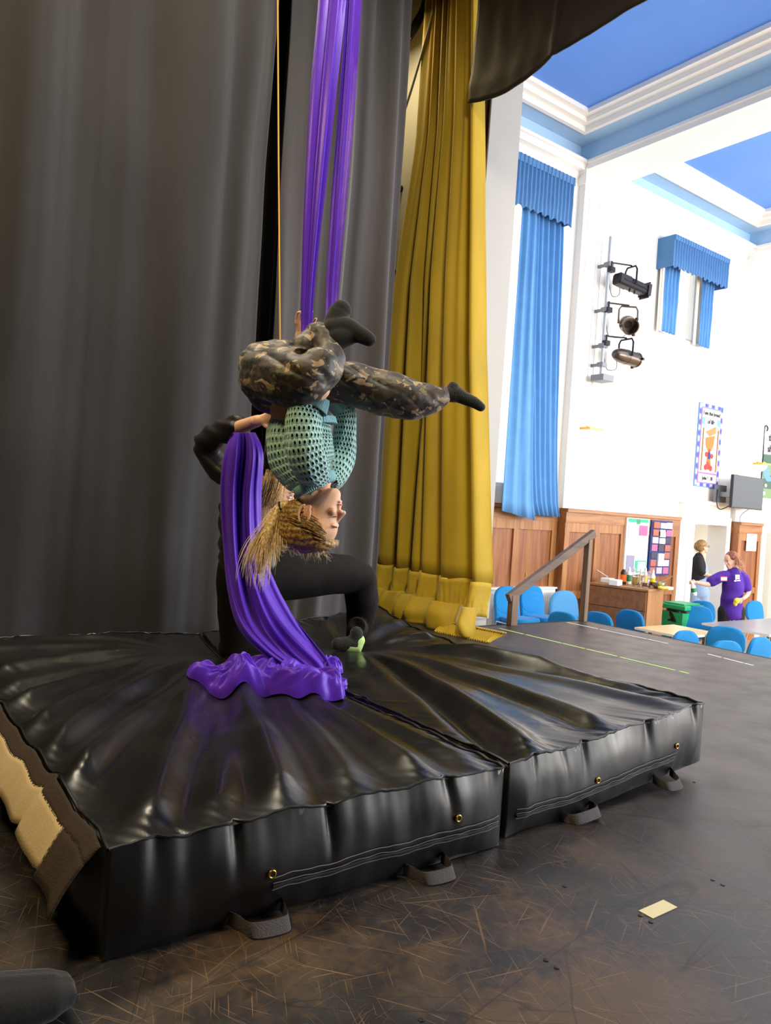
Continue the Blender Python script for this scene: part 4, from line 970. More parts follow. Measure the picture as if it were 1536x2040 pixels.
hb=C0+bk*.25+Vector((0,0,.06)); b.cap_tube([hb,hb+bk*.12+Vector((0,0,.10)),hb+bk*.3+Vector((0,0,.22))],[.052,.048,.055],16)
blob(b,'sock',m_sockg,ft,voxel=.005,smooth=5)
b=MB(); hk=hb+bk*.22+Vector((0,0,.16)); b.cap_tube([hb+bk*.05+Vector((0,0,.05)),hk,hk+bk*.3+Vector((0,0,.2))],[.044,.046,.07],14); blob(b,'body',m_skinp,ft,voxel=.008,smooth=3)
# ================= HALL: WINDOW CURTAINS
def pleat(x0,x1,y,z0,z1,name,mat,par,n,amp,lean=0,x0b=None,x1b=None,hem=None,seed=1,thick=.006):
    b=MB()
    def fn(u,v):
        xa=(x0b if x0b is not None else x0); xb=(x1b if x1b is not None else x1)
        l=xa+(x0-xa)*v**.6; r=xb+(x1-xb)*v**.6; zz=z0+(z1-z0)*v
        if hem: zz=z0+hem(u)*(1-v)+(z1-z0)*v
        return (l+(r-l)*u,y+amp*math.sin(u*2*PI*n+.8*N1(u*3,v*2,seed))*(.5+.5*v)+amp*.5*N1(u*9,v*3,seed),zz)
    b.grid(int(n*16),24,fn); o=build(b,name,mat,par,smooth=True,fixn=False); o.modifiers.new('t','SOLIDIFY').thickness=thick; return o
wc=thing('window_curtain',(7.6,W-.2,.95),'tall blue curtain gathered beside the window nearest the stage','curtain')
pleat(7.10,7.86,W-.16,1.0,5.35,'panel',m_bluec,wc,6.5,.035,x0b=7.62,x1b=8.22,hem=lambda u:.0)
pleat(7.02,7.32,W-.22,.93,5.3,'panel',m_bluec,wc,2.5,.03,x0b=7.02,x1b=7.66,hem=lambda u:.10*(1-u))
b=MB(); 
for x in(6.95,7.0): b.cyl((x+.55,W-.27,.97),(x+.55,W-.27,.22 if x<6.98 else .02),.003,6); b.ell((x+.55,W-.27,.20 if x<6.98 else .0),(.012,.012,.03))
build(b,'pull_cord',m_rope,wc,smooth=True)
vl=thing('curtain_valance',(7.0,W-.3,4.95),'long gathered blue valance over the tall curtain nearest the stage','valance')
pleat(5.95,7.86,W-.32,4.92,5.57,'ruffle',m_valance,vl,26,.018,hem=lambda u:-.02*math.sin(u*90))
b=MB(); b.b2((7.84,W-.32,4.95),(7.86,W,5.56)); b.b2((5.95,W-.33,5.47),(7.87,W-.30,5.57)); b.b2((5.95,W-.30,5.5),(7.86,W,5.56)); build(b,'heading',m_valance,vl)
e=thing('window_curtain',(10.55,W-.12,4.0),'narrow blue curtain on the left side of the small high window','curtain'); pleat(10.35,10.72,W-.12,4.02,5.25,'panel',m_bluec,e,4,.03); pleat(10.30,10.36,W-.06,4.02,5.2,'lining',m_lining,e,1,.01)
e=thing('window_curtain',(11.45,W-.12,4.0),'narrow blue curtain on the right side of the small high window','curtain'); pleat(11.40,11.72,W-.12,3.98,5.25,'panel',m_bluec,e,4,.03); pleat(11.32,11.40,W-.06,3.99,5.2,'lining',m_lining,e,1,.01)
vl=thing('curtain_valance',(11.0,W-.3,4.95),'short gathered blue valance over the small high window','valance')
pleat(10.28,11.83,W-.30,4.98,5.47,'ruffle',m_valance,vl,22,.018,hem=lambda u:-.02*math.sin(u*80))
b=MB(); b.b2((10.27,W-.31,5.39),(11.84,W-.28,5.47)); b.b2((10.26,W-.30,4.99),(10.285,W,5.47)); b.b2((11.815,W-.30,4.99),(11.84,W,5.47)); b.b2((10.28,W-.29,5.42),(11.82,W,5.46)); build(b,'heading',m_valance,vl)
# ================= LANTERNS ON THE BOOM
pb=thing('lighting_boom',(9.08,W-.3,3.0),'pale vertical pole with brackets holding the stage lanterns on the hall wall','pole')
py=W-.30; bx=pyy(1205,640,W-.30).x
b=MB(); b.cyl((bx,py,3.06),(bx,py,5.02),.026,14); build(b,'pole',m_poleg,pb,smooth=True)
for z in(4.62,3.98,3.47,3.2):
    b=MB(); b.b2((bx-.03,py,z-.02),(bx+.0,W,z+.02)); b.b2((bx-.05,py-.05,z-.03),(bx+.05,py+.05,z+.03)); build(b,'bracket',m_grey,pb)
def lantern(nm,label,zc,kind,yawd,tilt,L,r):
    c=Vector((bx+.36,py-.12,zc)); th=thing(nm,(bx,py,zc+.22),label,'stage lantern')
    D=Vector((math.cos(yawd)*math.cos(tilt),math.sin(yawd)*math.cos(tilt),math.sin(tilt))); S=D.cross(Vector((0,0,1))).normalized(); U_=S.cross(D)
    b=MB(); b.cyl((bx,py-.05,zc+.24),(c.x,c.y,zc+.27),.012,8); b.box((bx,py-.05,zc+.14),(.09,.07,.07)); b.cyl((bx,py-.05,zc+.16),(bx,py-.05,zc+.26),.014,8); build(b,'hook_clamp',m_gunm,th,smooth=False)
    b=MB(); yk=[c+S*(r+.02)+Vector((0,0,-.0)),c+S*(r+.02)+Vector((0,0,.20)),c+S*(r-.01)+Vector((0,0,.25)),c-S*(r-.01)+Vector((0,0,.25)),c-S*(r+.02)+Vector((0,0,.20)),c-S*(r+.02)]
    b.tube(yk,.014,8); build(b,'yoke',m_gunm if kind!='par2' else m_bronze,th,smooth=True)
    if kind=='profile':
        b=MB(); R=[]
        for f,w_ in((-.5,.7),(-.46,.95),(-.1,1.0),(-.09,.9),(.5,.88)):
            p=c+D*L*f; R.append([p+S*r*w_*a+U_*r*w_*e for a,e in((-1,-.7),(-.7,-1),(.7,-1),(1,-.7),(1,.7),(.7,1),(-.7,1),(-1,.7))])
        b.rings(R); b.beam(c+D*L*-.35+S*r*1.02,c+D*L*.45+S*r*.95,.012,.012); build(b,'barrel',m_gunm,th)
        b=MB(); p=c+D*L*.52
        for a in(-1,1): b.beam(p+S*r*a-U_*r,p+S*r*a+U_*r,.02,.06,D); b.beam(p-S*r+U_*r*a,p+S*r+U_*r*a,.06,.02,D)
        build(b,'colour_frame',m_blkpl,th)
        b=MB(); b.ell(c+D*L*.49,(r*.8,)*3,frame(D,U_)@Matrix.Diagonal((.1,1,1)),16,8); build(b,'lens',m_blkpl,th,smooth=True)
        b=MB(); b.beam(c+D*L*.25+S*(r*.95)*(-1)-U_*r*.3,c+D*L*.4-S*r*.95-U_*r*.3,.02,.05,U_); build(b,'maker_plate',m_green,th)
        for q in(0,.1): b=MB(); b.cyl(c+D*q-U_*r*.9,c+D*q-U_*r*1.3,.013,8); build(b,'focus_knob',m_blkpl,th)
    else:
        b=MB(); Mx=frame(U_,D)   # z along D
        pr=[(r*.25,-L*.5),(r*.55,-L*.46),(r*.85,-L*.33),(r,-L*.15),(r,.0),(r*1.04,.002),(r*1.04,.02),(r,.022),(r,L*.45),(r*1.06,L*.45),(r*1.06,L*.5),(r*.92,L*.5),(r*.92,L*.1),(.01,L*.08)]
        b.lathe(pr,c,24,Mx); build(b,'can',m_bronze,th,smooth=True)
        b=MB(); b.lathe([(r*.9,L*.09),(r*.6,L*.06),(.01,L*.04)],c,20,Mx); build(b,'lens',m_blkpl,th,smooth=True)
        for a in(0,2.1,4.2): b=MB(); q=c+D*L*.48+(S*math.cos(a)+U_*math.sin(a))*r*1.12; b.box(q,(.035,.035,.035)); build(b,'frame_clip',m_blkpl,th)
    b=MB(); b.tube([Vector(q) for q in cr([tuple(c-D*L*.4),tuple(c-D*L*.35-Vector((0,0,.2))),(bx+.06,py-.05,zc-.22),(bx+.04,py,zc-.05)],6)],.006,6); build(b,'cable',m_gcable,th,smooth=True)
    return th
lantern('profile_spotlight','long dark profile spotlight, topmost on the lighting boom',4.40,'profile',-.10,-.10,.60,.085)
lantern('par_can_lantern','round par lantern facing the stage, middle one on the lighting boom',3.83,'par2',-2.2,-.45,.34,.115)
lantern('par_can_lantern','brushed metal par lantern with rounded back, lowest on the lighting boom',3.36,'par',-.05,-.03,.50,.105)
b=MB(); b.b2((bx-.10,py-.12,2.96),(bx+.14,py+.10,3.05)); o=build(b,'junction_box',m_grey,label='small dark grey box at the foot of the lighting boom',cat='box',bevel=.006)
# sconces
def sconce(x,z,label):
    th=thing('wall_light',(x,W-.15,z-.15),label,'wall light'); b=MB(); b.b2((x-.16,W-.30,z-.01),(x+.16,W-.12,z+.02)); b.b2((x-.03,W-.16,z-.1),(x+.03,W-.12,z+.05)); build(b,'brass_rim',m_brass,th)
    b=MB(); R=[]
    for k in range(7):
        f=k/6; R.append([Vector((x+.155*math.cos(a)*math.cos(f*1.4),W-.12-.17*math.sin(a)*math.cos(f*1.4),z-.012-.13*math.sin(f*1.4))) for a in [PI*i/14 for i in range(15)]])
    b.rings(R,True,closed=True); build(b,'glass_bowl',m_shade,th,smooth=True)
sconce(8.72,2.28,'brass-rimmed wall light on the pilaster nearest the stage'); sconce(13.55,2.2,'brass-rimmed bowl wall light above the television')
# banners
def banner(x0,x1,z0,z1,label):
    th=thing('banner',((x0+x1)/2,W-.02,z0),label,'banner'); return th
def wallM(x,z,y=W-.03): return Matrix.Translation((x,y,z))@Matrix.Rotation(PI/2,4,'X')
def colr(n,h): return M(n,h,.8)
c_lb=colr('banner_sky_blue','6a9ae0'); c_pu=colr('banner_purple','6a52c4'); c_pk=colr('banner_pink','d870a8'); c_w=colr('banner_white','f6f2ee'); c_tan=colr('banner_straw','b07c3c'); c_rd=colr('banner_red','d03c3c'); c_nv=colr('banner_navy','28408c'); c_ink=colr('banner_ink','3a3a44'); c_or=colr('banner_orange','d08850'); c_gn=colr('banner_sage','7c9870'); c_dg=colr('banner_dark_green','4a6a5a'); c_cy=colr('banner_cyan','70c0e0')
th=thing('banner',(12.08,W-.02,1.68),'narrow hand-made banner with a blue patchwork border and a wheat sheaf picture','banner')
X0,X1,Z0,Z1=11.72,12.46,1.68,3.10
def rect(th,x0,x1,z0,z1,k,mat,name):
    b=MB(); b.b2((x0,W-.022-.002*k,z0),(x1,W-.020-.002*k+.0019,z1)); return build(b,name,mat,th)
b=MB(); b.b2((X0,W-.02,Z0),(X1,W-.004,Z1)); build(b,'backing',c_lb,th)
rnd=random.Random(4)
def patch(k,lo,hi): b=MB(); b.b2(lo,hi); build(b,'patch',c_pu if k else c_w,th)
for i in range(15):
    z=Z0+.03+i*.093
    for x in(X0+.01,X1-.06): patch((i+(x>12))%2,(x,W-.024,z),(x+.05,W-.02,z+.07))
for i in range(6): 
    for z in(Z0+.01,Z1-.06): patch(i%2,(X0+.08+i*.1,W-.024,z),(X0+.15+i*.1,W-.02,z+.05))
rect(th,X0+.075,X1-.075,Z0+.07,Z1-.08,2,c_pk,'pink_edging'); rect(th,X0+.09,X1-.09,Z0+.25,Z1-.30,3,c_w,'centre_panel')
rect(th,X0+.09,X1-.09,Z1-.24,Z1-.09,4,c_w,'title_panel'); rect(th,X0+.19,X1-.19,Z1-.36,Z1-.25,4,c_w,'title_panel'); rect(th,X0+.09,X1-.09,Z0+.08,Z0+.22,4,c_w,'title_panel'); rect(th,X0+.09,X0+.18,Z1-.36,Z1-.25,4,c_cy,'cyan_patch'); rect(th,X1-.18,X1-.09,Z1-.36,Z1-.25,4,c_cy,'cyan_patch')
for s_,z,sz in(('I am the bread',Z1-.165,.088),('of life',Z1-.305,.10),('John 6 : 35',Z0+.15,.075)): textmesh(s_,sz,'lettering',c_ink,th,wallM((X0+X1)/2,z,W-.033),.002,.003)
cx=(X0+X1)/2
b=MB(); 
for x in(X0+.14,X1-.14): b.beam((x,W-.03,Z0+.27),(x,W-.03,Z1-.42),.035,.006,(1,0,0))
b.prism([(cx-.14,2.52),(cx+.14,2.58),(cx+.12,2.42),(cx+.05,2.30),(cx-.05,2.30),(cx-.13,2.40)],lambda x,z,t:(x,t,z),W-.034,W-.028)
for k in range(9): b.beam((cx-.03+.006*k,W-.031,2.31),(cx-.09+.022*k,W-.031,1.98),.012,.005,(0,1,0))
build(b,'wheat_sheaf',c_tan,th)
b=MB(); b.prism([(cx-.15,2.62),(cx+.16,2.74),(cx+.16,2.62),(cx-.02,2.55)],lambda x,z,t:(x,t,z),W-.034,W-.028); build(b,'cloth_shape',c_or,th)
b=MB()
for x,z,r in((cx-.08,2.24,.045),(cx+.09,2.22,.045),(cx,2.31,.035),(cx-.02,2.09,.035),(cx-.08,2.02,.05),(cx,2.04,.05),(cx+.08,2.01,.05)): b.ell((x,W-.032,z),(r,.006,r))
build(b,'poppies',c_rd,th,smooth=True)
b=MB(); b.box((cx,W-.034,2.22),(.07,.01,.11)); build(b,'navy_bow',c_nv,th)
th=thing('banner',(14.5,W-.02,1.6),'large banner with a shepherd crook and green fields at the right edge','banner')
A0=13.76
b=MB(); b.b2((A0,W-.02,2.42),(15.2,W-.004,3.1)); build(b,'sky_panel',c_w,th)
b=MB(); b.b2((A0,W-.02,1.62),(15.2,W-.004,2.42)); build(b,'field_panel',c_gn,th)
b=MB(); b.prism([(A0,2.42),(15.2,2.48),(15.2,2.30),(14.2,2.24),(A0+.1,2.34)],lambda x,z,t:(x,t,z),W-.028,W-.02); b.prism([(A0+.2,1.95),(A0+.5,2.05),(15.0,1.95),(15.0,1.8),(A0+.3,1.8)],lambda x,z,t:(x,t,z),W-.028,W-.02); build(b,'hills',c_dg,th)
b=MB(); b.ell((A0+.32,W-.024,2.1),(.12,.006,.12)); b.ell((A0+.42,W-.024,1.98),(.16,.006,.07)); build(b,'pool',c_lb,th)
b=MB()
for x,z in((A0+.2,1.78),(A0+.33,1.85),(A0+.28,1.70)): b.ell((x,W-.026,z),(.05,.006,.035))
build(b,'sheep',c_w,th)
b=MB(); b.tube([Vector(q) for q in cr([(A0+.12,W-.03,1.66),(A0+.14,W-.03,2.3),(A0+.12,W-.03,2.85),(A0+.17,W-.03,2.96),(A0+.24,W-.03,2.92),(A0+.22,W-.03,2.86)],6)],.016,8,flat=.4); build(b,'crook',c_ink,th,smooth=True)
textmesh('the good',.19,'lettering',c_ink,th,wallM(A0+.66,2.75),.002,.003); textmesh('shepherd',.19,'lettering',c_ink,th,wallM(A0+.66,2.54),.002,.003)
# television
ty=6.82; a=pyy(1462,945,ty); c=pyy(1517,1017,ty)
tv=thing('television',(a.x,ty,c.z),'grey-screened television on a wall bracket above the doors','television')
b=MB(); b.b2((a.x,ty,c.z),(c.x+.02,ty+.05,a.z)); build(b,'casing',m_blkpl,tv,bevel=.004)
b=MB(); b.b2((a.x+.012,ty-.003,c.z+.02),(c.x+.008,ty,a.z-.012)); build(b,'screen',m_screen,tv)
b=MB(); b.b2((a.x-.12,W-.13,c.z+.08),(a.x+.25,W-.12,c.z+.38)); b.b2((a.x+.0,ty+.05,c.z+.18),(a.x+.3,W-.13,c.z+.26)); build(b,'bracket',m_grey,tv)
cable([(a.x-.05,W-.14,c.z+.3),(a.x-.08,W-.16,c.z+.05),(a.x-.02,W-.2,c.z-.04),(a.x+.1,ty+.06,c.z+.05)],.008,m_cable,'black cable looping under the left side of the television')
cable([(c.x-.35,ty+.05,c.z),(c.x-.3,W-.16,c.z-.15),(c.x-.2,W-.18,c.z-.45)],.006,m_gcable,'thin grey cable hanging below the television')
# notice boards
def nboard(x0,x1,z0,z1,frame_m,label,photos):
    th=thing('notice_board',((x0+x1)/2,W-.07,z0),label,'notice board'); y=W-.075
    b=MB(); b.b2((x0,y-.012,z0),(x1,y+.03,z1)); build(b,'board',frame_m,th)
    for i,(u0,u1,v0,v1,mt) in enumerate(photos):
        b=MB(); b.b2((x0+(x1-x0)*u0,y-.014-.0015*i,z0+(z1-z0)*v0),(x0+(x1-x0)*u1,y-.012,z0+(z1-z0)*v1)); build(b,'sheet',mt,th)
m_pp=colr('notice_paper','f8f8fa'); m_pkp=colr('pink_notice','d86a98'); m_gry=colr('grey_photo','9090a8'); m_tl=colr('green_notice','3cc090'); m_nb=colr('navy_board','2a3c78'); m_ph1=colr('photo_warm','b06858'); m_ph2=colr('photo_dark','4a4658'); m_ph3=colr('photo_pale','c0b8c8'); m_ltc=colr('pale_cyan_paper','c8ecf4')
nboard(9.86,10.44,.17,1.06,m_pp,'white notice board with a green top edge on the panelling',[(.05,.95,.93,.99,m_tl),(.42,.58,.90,.985,m_grn),(.55,.93,.70,.88,m_pkp),(.08,.5,.68,.88,m_ph3),(.08,.42,.05,.35,m_gry),(.48,.96,.03,.26,m_tl),(.58,.92,.06,.24,m_ltc),(.5,.95,.3,.55,m_pp)])
ph=[]; mats=[m_ph1,m_ph2,m_ph3,m_ph1,m_pkp]; rnd=random.Random(9)
for r_ in range(7):
    for k in range(3):
        if k==1 and r_ in(1,2,4,6): continue
        ph.append((.06+k*.31,.06+k*.31+.26,.03+r_*.138,.03+r_*.138+.115,mats[(r_*3+k*2)%5]))
ph+=[(.37,.63,.17,.40,m_pp),(.37,.63,.58,.68,m_pp),(.37,.63,.70,.80,m_ltc),(.37,.66,.86,.96,m_pp)]
nboard(10.50,11.07,.17,1.05,m_nb,'navy notice board covered in small colour photographs',ph)
b=MB(); b.b2((13.2,W-.21,.62),(13.55,W-.205,.93)); build(b,'paper_notice',m_pp,label='white sheet of paper pinned to the wood panel under the television',cat='notice')
b=MB(); b.b2((9.96,W-.075,1.0),(10.0,W-.06,1.0)) if False else None
# radiator
rd=thing('radiator',(7.5,W-.1,-.85),'white panel radiator behind the stacked chairs','radiator')
b=MB(); b.b2((6.3,W-.13,-.85),(8.28,W-.06,0.0)); build(b,'panel',m_rad,rd,bevel=.008)
b=MB()
for i in range(48): x=6.36+i*.04; b.b2((x,W-.142,-.80),(x+.018,W-.13,-.06))
b.b2((6.29,W-.15,-.01),(8.29,W-.04,.012)); build(b,'fins',m_rad,rd)
# ================= FURNITURE
def pad(b,w,h,t,M,n=28,e=2.6,taper=0,curve=0):   # superellipse cushion, local x width, y height, z thickness
    R=[]
    for zf,s in((-1,.80),(-.75,.95),(0,1.0),(.75,.95),(1,.80)):
        ring=[]
        for i in range(n):
            a=2*PI*i/n; c,s_=math.cos(a),math.sin(a); x=abs(c)**(2/e)*(1 if c>0 else -1); y=abs(s_)**(2/e)*(1 if s_>0 else -1)
            k=1-taper*(y*.5+.5); ring.append(M@Vector((x*w/2*s*k,y*h/2*s,zf*t/2+curve*(x*x))))
        R.append(ring)
    b.rings(R,True)
def chair_proto(arms=False,col=m_chair,w=.46,arm_m=None,sc=1):
    th=bpy.data.objects.new('conference_chair' if not arms else 'armchair',None); COL.objects.link(th); th.empty_display_size=.1
    b=MB(); pad(b,w,.45,.07,Matrix.Translation((0,0,.45))@Matrix.Rotation(.05,4,'X')); build(b,'seat',col,th,smooth=True,org=(0,0,0))
    b=MB(); bh=.36 if not arms else .52; bz=.67 if not arms else .74
    pad(b,w,bh,.06,Matrix.Translation((0,-.235,bz))@Matrix.Rotation(PI/2+.18,4,'X'),e=2.9,taper=.10,curve=.03); build(b,'backrest',col,th,smooth=True,org=(0,0,0))
    for sx in(-1,1):
        b=MB(); b.tube([Vector(q) for q in cr([(sx*.225,.20,.41),(sx*.235,.215,.2),(sx*.24,.235,.012)],5)],.011,8); build(b,'leg',m_chrome,th,smooth=True)
        b=MB(); b.tube([Vector(q) for q in cr([(sx*.225,-.19,.41),(sx*.235,-.22,.2),(sx*.24,-.26,.012)],5)],.011,8); build(b,'leg',m_chrome,th,smooth=True)
    b=MB()
    for sx in(-1,1): b.tube([(sx*.225,.21,.41),(sx*.225,-.19,.41)],.011,8); b.tube([Vector(q) for q in cr([(sx*.17,-.10,.40),(sx*.17,-.24,.42),(sx*.16,-.27,.6)],5)],.010,8)
    b.tube([(-.225,0,.405),(.225,0,.405)],.010,8); build(b,'frame',m_chrome,th,smooth=True)
    if arms:
        for sx in(-1,1):
            b=MB(); pad(b,.07,.34,.045,Matrix.Translation((sx*.31,-.02,.66)),n=20); build(b,'armrest',col,th,smooth=True)
            b=MB(); b.tube([Vector(q) for q in cr([(sx*.31,.10,.64),(sx*.31,.17,.58),(sx*.30,.14,.44),(sx*.22,.05,.41)],5)],.013,8); b.tube([(sx*.31,-.12,.64),(sx*.27,-.2,.45)],.013,8); build(b,'arm_frame',m_blkpl,th,smooth=True)
    return th
cp=chair_proto(); ca=chair_proto(True,m_armch,.54); used=set()
def place(proto,x,y,rot,label,cat,group,z=HF,tilt=0):
    o=proto if proto.name not in used else copy_tree(proto)
    used.add(proto.name); o.location=(x,y,z); o.rotation_euler=(tilt,0,rot); props(o,label,cat,group); return o
cg='blue conference chairs in the hall'
def chat(px,py,face,label,zt=-.15,z=None,y=None):   # top of the backrest seen at px,py; face = heading the sitter looks
    p=pz(px,py,zt) if y is None else pyy(px,py,y)
    r=face-PI/2; bx_=math.cos(face)*.27; by_=math.sin(face)*.27
    return place(cp,p.x+bx_,p.y+by_,r,label,'chair',cg)
chat(1123,1218,.15,'blue chair with its rounded back showing over the stage corner, left of the handrail post')
chat(1193,1218,.1,'blue chair back just right of the handrail post')
chat(1257,1214,.0,'blue chair back in front of the wooden cabinet')
chat(1390,1206,-2.6,'blue chair with chrome legs pulled out left of the woman in purple')
chat(1399,1196,-2.2,'blue chair standing directly behind the woman in purple, by the green bin')
chat(1505,1181,-1.7,'blue chair to the right of the woman in purple, beyond the grey table',y=6.3)
chat(1366,1255,1.45,'blue chair back tucked against the near side of the light wooden table')
chat(1448,1247,.55,'blue chair seen side-on between the light wooden table and the grey table',z=0)
chat(1447,1275,1.3,'low blue chair back nearest the stage edge in front of the grey table')
chat(1515,1268,1.5,'blue chair back at the right edge in front of the grey table')
# stacks in front of the radiator
for sx,nm in((1066,'right'),(1017,'left')):
    top=pyy(sx,1178 if sx>1050 else 1163,6.75); n=4
    for k in range(n):
        z=HF+.075*k; dz=top.z-(HF+.85)-.075*(n-1)
        word=['lowest','second from the floor','second from the top','topmost'][k]
        place(cp,top.x,6.5+.012*k,PI,'blue chair in the %s stack before the white radiator, %s'%(nm,word),'chair','stacked blue chairs',z=z if n<4 else z)
for (px,py,l) in((1003,1238,'blue chair seat showing below the handrail, nearest the gold curtain'),(1062,1238,'blue chair seat in front of the right-hand chair stack')):
    p=pz(px,py,-.48); place(cp,p.x+.1,p.y+.2,PI+.15,l,'chair',cg)
p=pyy(976,1180,6.4); place(cp,p.x,6.5,PI,'blue chair almost hidden behind the white pillar, left of the chair stacks','chair',cg)
place(ca,pyy(1130,1180,6.7).x+.05,6.55,PI-.15,'light blue padded armchair standing left of the wooden cabinet','armchair','light blue armchairs')
# cabinet
KT=.10; c0=pz(1172,1160,KT);c1=pz(1291,1175,KT); ux=(c1-c0).normalized(); uy=Vector((-ux.y,ux.x,0)); 
if uy.x<0: uy=-uy
Lc=(c1-c0).length; Dc=.60
cb=thing('sideboard',(c0+c1)/2+uy*.3-Vector((0,0,KT-HF)),'wooden sideboard with drinks and dishes on top','sideboard')
def cbx(u0,u1,d0,d1,z0,z1,nm,mt,par=None,bev=.004):
    b=MB(); M_=Matrix((ux,uy,(0,0,1))).transposed(); q=c0+ux*(u0+u1)/2+uy*(d0+d1)/2
    b.box((q.x,q.y,(z0+z1)/2),(u1-u0,d1-d0,z1-z0),M=M_); return build(b,nm,mt,par or cb,bevel=bev)
cbx(.0,Lc,.02,Dc,HF,KT-.03,'carcass',m_cabs); cbx(-.01,Lc+.01,-.01,Dc,KT-.03,KT,'top',m_cabs)
cbx(.02,Lc-.02,0,.02,KT-.30,KT-.04,'drawer',m_cab); cbx(.02,Lc-.02,0,.02,KT-.72,KT-.31,'door',m_cab); cbx(.02,Lc-.02,0,.02,HF+.03,KT-.73,'door',m_cab)
def onc(px,py): return pz(px,py,KT)
def bottle(px,py,h,r,mb_,cap,lab,name='squeeze_bottle',cat='bottle',band=None,capm=None):
    p=onc(px,py); th=thing(name,p,lab,cat); b=MB(); b.lathe([(r*.95,0),(r,.01),(r,h*.62),(r*.45,h*.80),(r*.4,h*.82)],p,20); build(b,'body',mb_,th,smooth=True)
    b=MB(); b.lathe([(r*.48,h*.80),(r*.48,h*.92),(r*.2,h*.93),(r*.15,h)],p,16); build(b,'cap',capm or m_wpl,th,smooth=True)
    if band: b=MB(); b.lathe([(r*1.03,h*.15),(r*1.03,h*.52)],p,20); build(b,'label_band',band,th,smooth=True)
bottle(1241,1164,.27,.042,m_brownb,0,'dark sauce bottle with an orange label and white cap on the sideboard',band=m_orange)
bottle(1252,1163,.25,.036,m_wpl,0,'white bottle with a green label on the sideboard',band=m_grn)
bottle(1284,1166,.27,.034,m_wpl,0,'white bottle behind the jug of red squash',band=m_yell); bottle(1299,1171,.26,.034,m_wpl,0,'white bottle right of the jug of red squash',band=m_ylq)
def jug(px,py,h,r,lq,lev,lab):
    p=onc(px,py); th=thing('glass_jug',p,lab,'jug'); b=MB(); b.lathe([(r*.8,0),(r,.02),(r,h*.6),(r*.85,h*.8),(r*.9,h),(r*.86,h),(r*.81,h*.8),(r*.94,h*.6),(r*.94,.025),(.001,.012)],p,24); build(b,'body',m_glass,th,smooth=True)
    b=MB(); b.lathe([(r*.7,.014),(r*.9,.03),(r*.9,h*lev),(.001,h*lev+.001)],p,24); build(b,'squash',lq,th,smooth=True)
    b=MB(); b.tube([Vector(q) for q in cr([tuple(p+RT*r+Vector((0,0,h*.8))),tuple(p+RT*(r+.045)+Vector((0,0,h*.7))),tuple(p+RT*(r+.04)+Vector((0,0,h*.35))),tuple(p+RT*r+Vector((0,0,h*.25)))],5)],.007,8); build(b,'handle',m_glass,th,smooth=True)
jug(1267,1167,.24,.060,m_ylq,.52,'glass jug of yellow squash on the sideboard'); jug(1287,1170,.23,.058,m_red,.28,'glass jug with a little dark red squash on the sideboard')
def tub(px,py,wx,wy,h,lab,mt=m_wpl,name='food_tub'):
    p=onc(px,py); b=MB(); b.box((p.x,p.y,KT+h/2),(wx,wy,h),rz=.3); build(b,name,mt,label=lab,cat='tub',bevel=.01)
tub(1210,1161,.20,.14,.07,'white plastic tub at the left end of the sideboard'); tub(1226,1166,.20,.13,.08,'pale metal dish near the front of the sideboard',m_grey if False else m_wpl,'serving_dish')
p=onc(1309,1172); th=thing('mixing_bowl',p,'shiny metal bowl with a spoon at the right end of the sideboard','bowl'); b=MB(); b.lathe([(.04,0),(.085,.04),(.105,.09),(.11,.09),(.09,.04),(.04,.01),(.001,.008)],p,24); build(b,'bowl',m_chrome,th,smooth=True)
b=MB(); b.beam(p+Vector((0,0,.06)),p+RT*.20+Vector((0,0,.17)),.022,.008); build(b,'wooden_spoon',m_cabs,th)
b=MB(); b.beam(onc(1210,1161)+Vector((0,0,.085)),onc(1218,1160)+RT*-.22+Vector((0,0,.18)),.014,.006); build(b,'serving_spoon',m_wpl,label='pale spoon resting across the white tub on the sideboard',cat='spoon')
p=onc(1320,1174.5); b=MB(); b.ell(p+Vector((0,0,.022)),(.075,.06,.022)); b.ell(p+RT*.04+Vector((0,0,.018)),(.06,.05,.018)); b.ell(p-RT*.03+Vector((0,0,.03)),(.04,.04,.02)); build(b,'cleaning_cloth',m_yell,smooth=True,label='bright yellow cloth crumpled at the right front corner of the sideboard',cat='cloth')
p=onc(1331,1174.5); b=MB(); b.box(p+Vector((0,0,.02)),(.12,.09,.04)); build(b,'napkin_pack',m_wpl,label='small white packet beside the yellow cloth on the sideboard',cat='packet',bevel=.005)
p=onc(1268,1168); b=MB(); b.box(p+Vector((0,0,.0))-Vector((0,0,-.004)),(.01,.01,.006)) 
# bin
p=P(1359,1200,11.2); bn=thing('rubbish_bin',(p.x,p.y,HF),'green plastic bin with a black liner beside the sideboard','bin')
b=MB(); R=[]
for z,s in((0,.8),(.02,.82),(.72,1.0)): R.append([Vector((p.x+a*.24*s,p.y+c*.2*s,HF+z)) for a,c in((-1,-.85),(-.85,-1),(.85,-1),(1,-.85),(1,.85),(.85,1),(-.85,1),(-1,.85))])
b.rings(R); build(b,'body',m_green,bn)
b=MB(); b.grid(60,6,lambda u,v:(p.x+(.242+.008*math.sin(u*60+v*7))*math.cos(u*2*PI)*(1-.0*v),p.y+(.203+.006*math.sin(u*50))*math.sin(u*2*PI),HF+.58+.18*v+.02*N1(u*12,v*3))); build(b,'liner',m_bag,bn,smooth=True,fixn=False)
b=MB(); b.box((p.x,p.y,HF+.795),(.50,.42,.07)); b.box((p.x,p.y,HF+.84),(.42,.34,.03)); build(b,'lid',m_green,bn,bevel=.02)
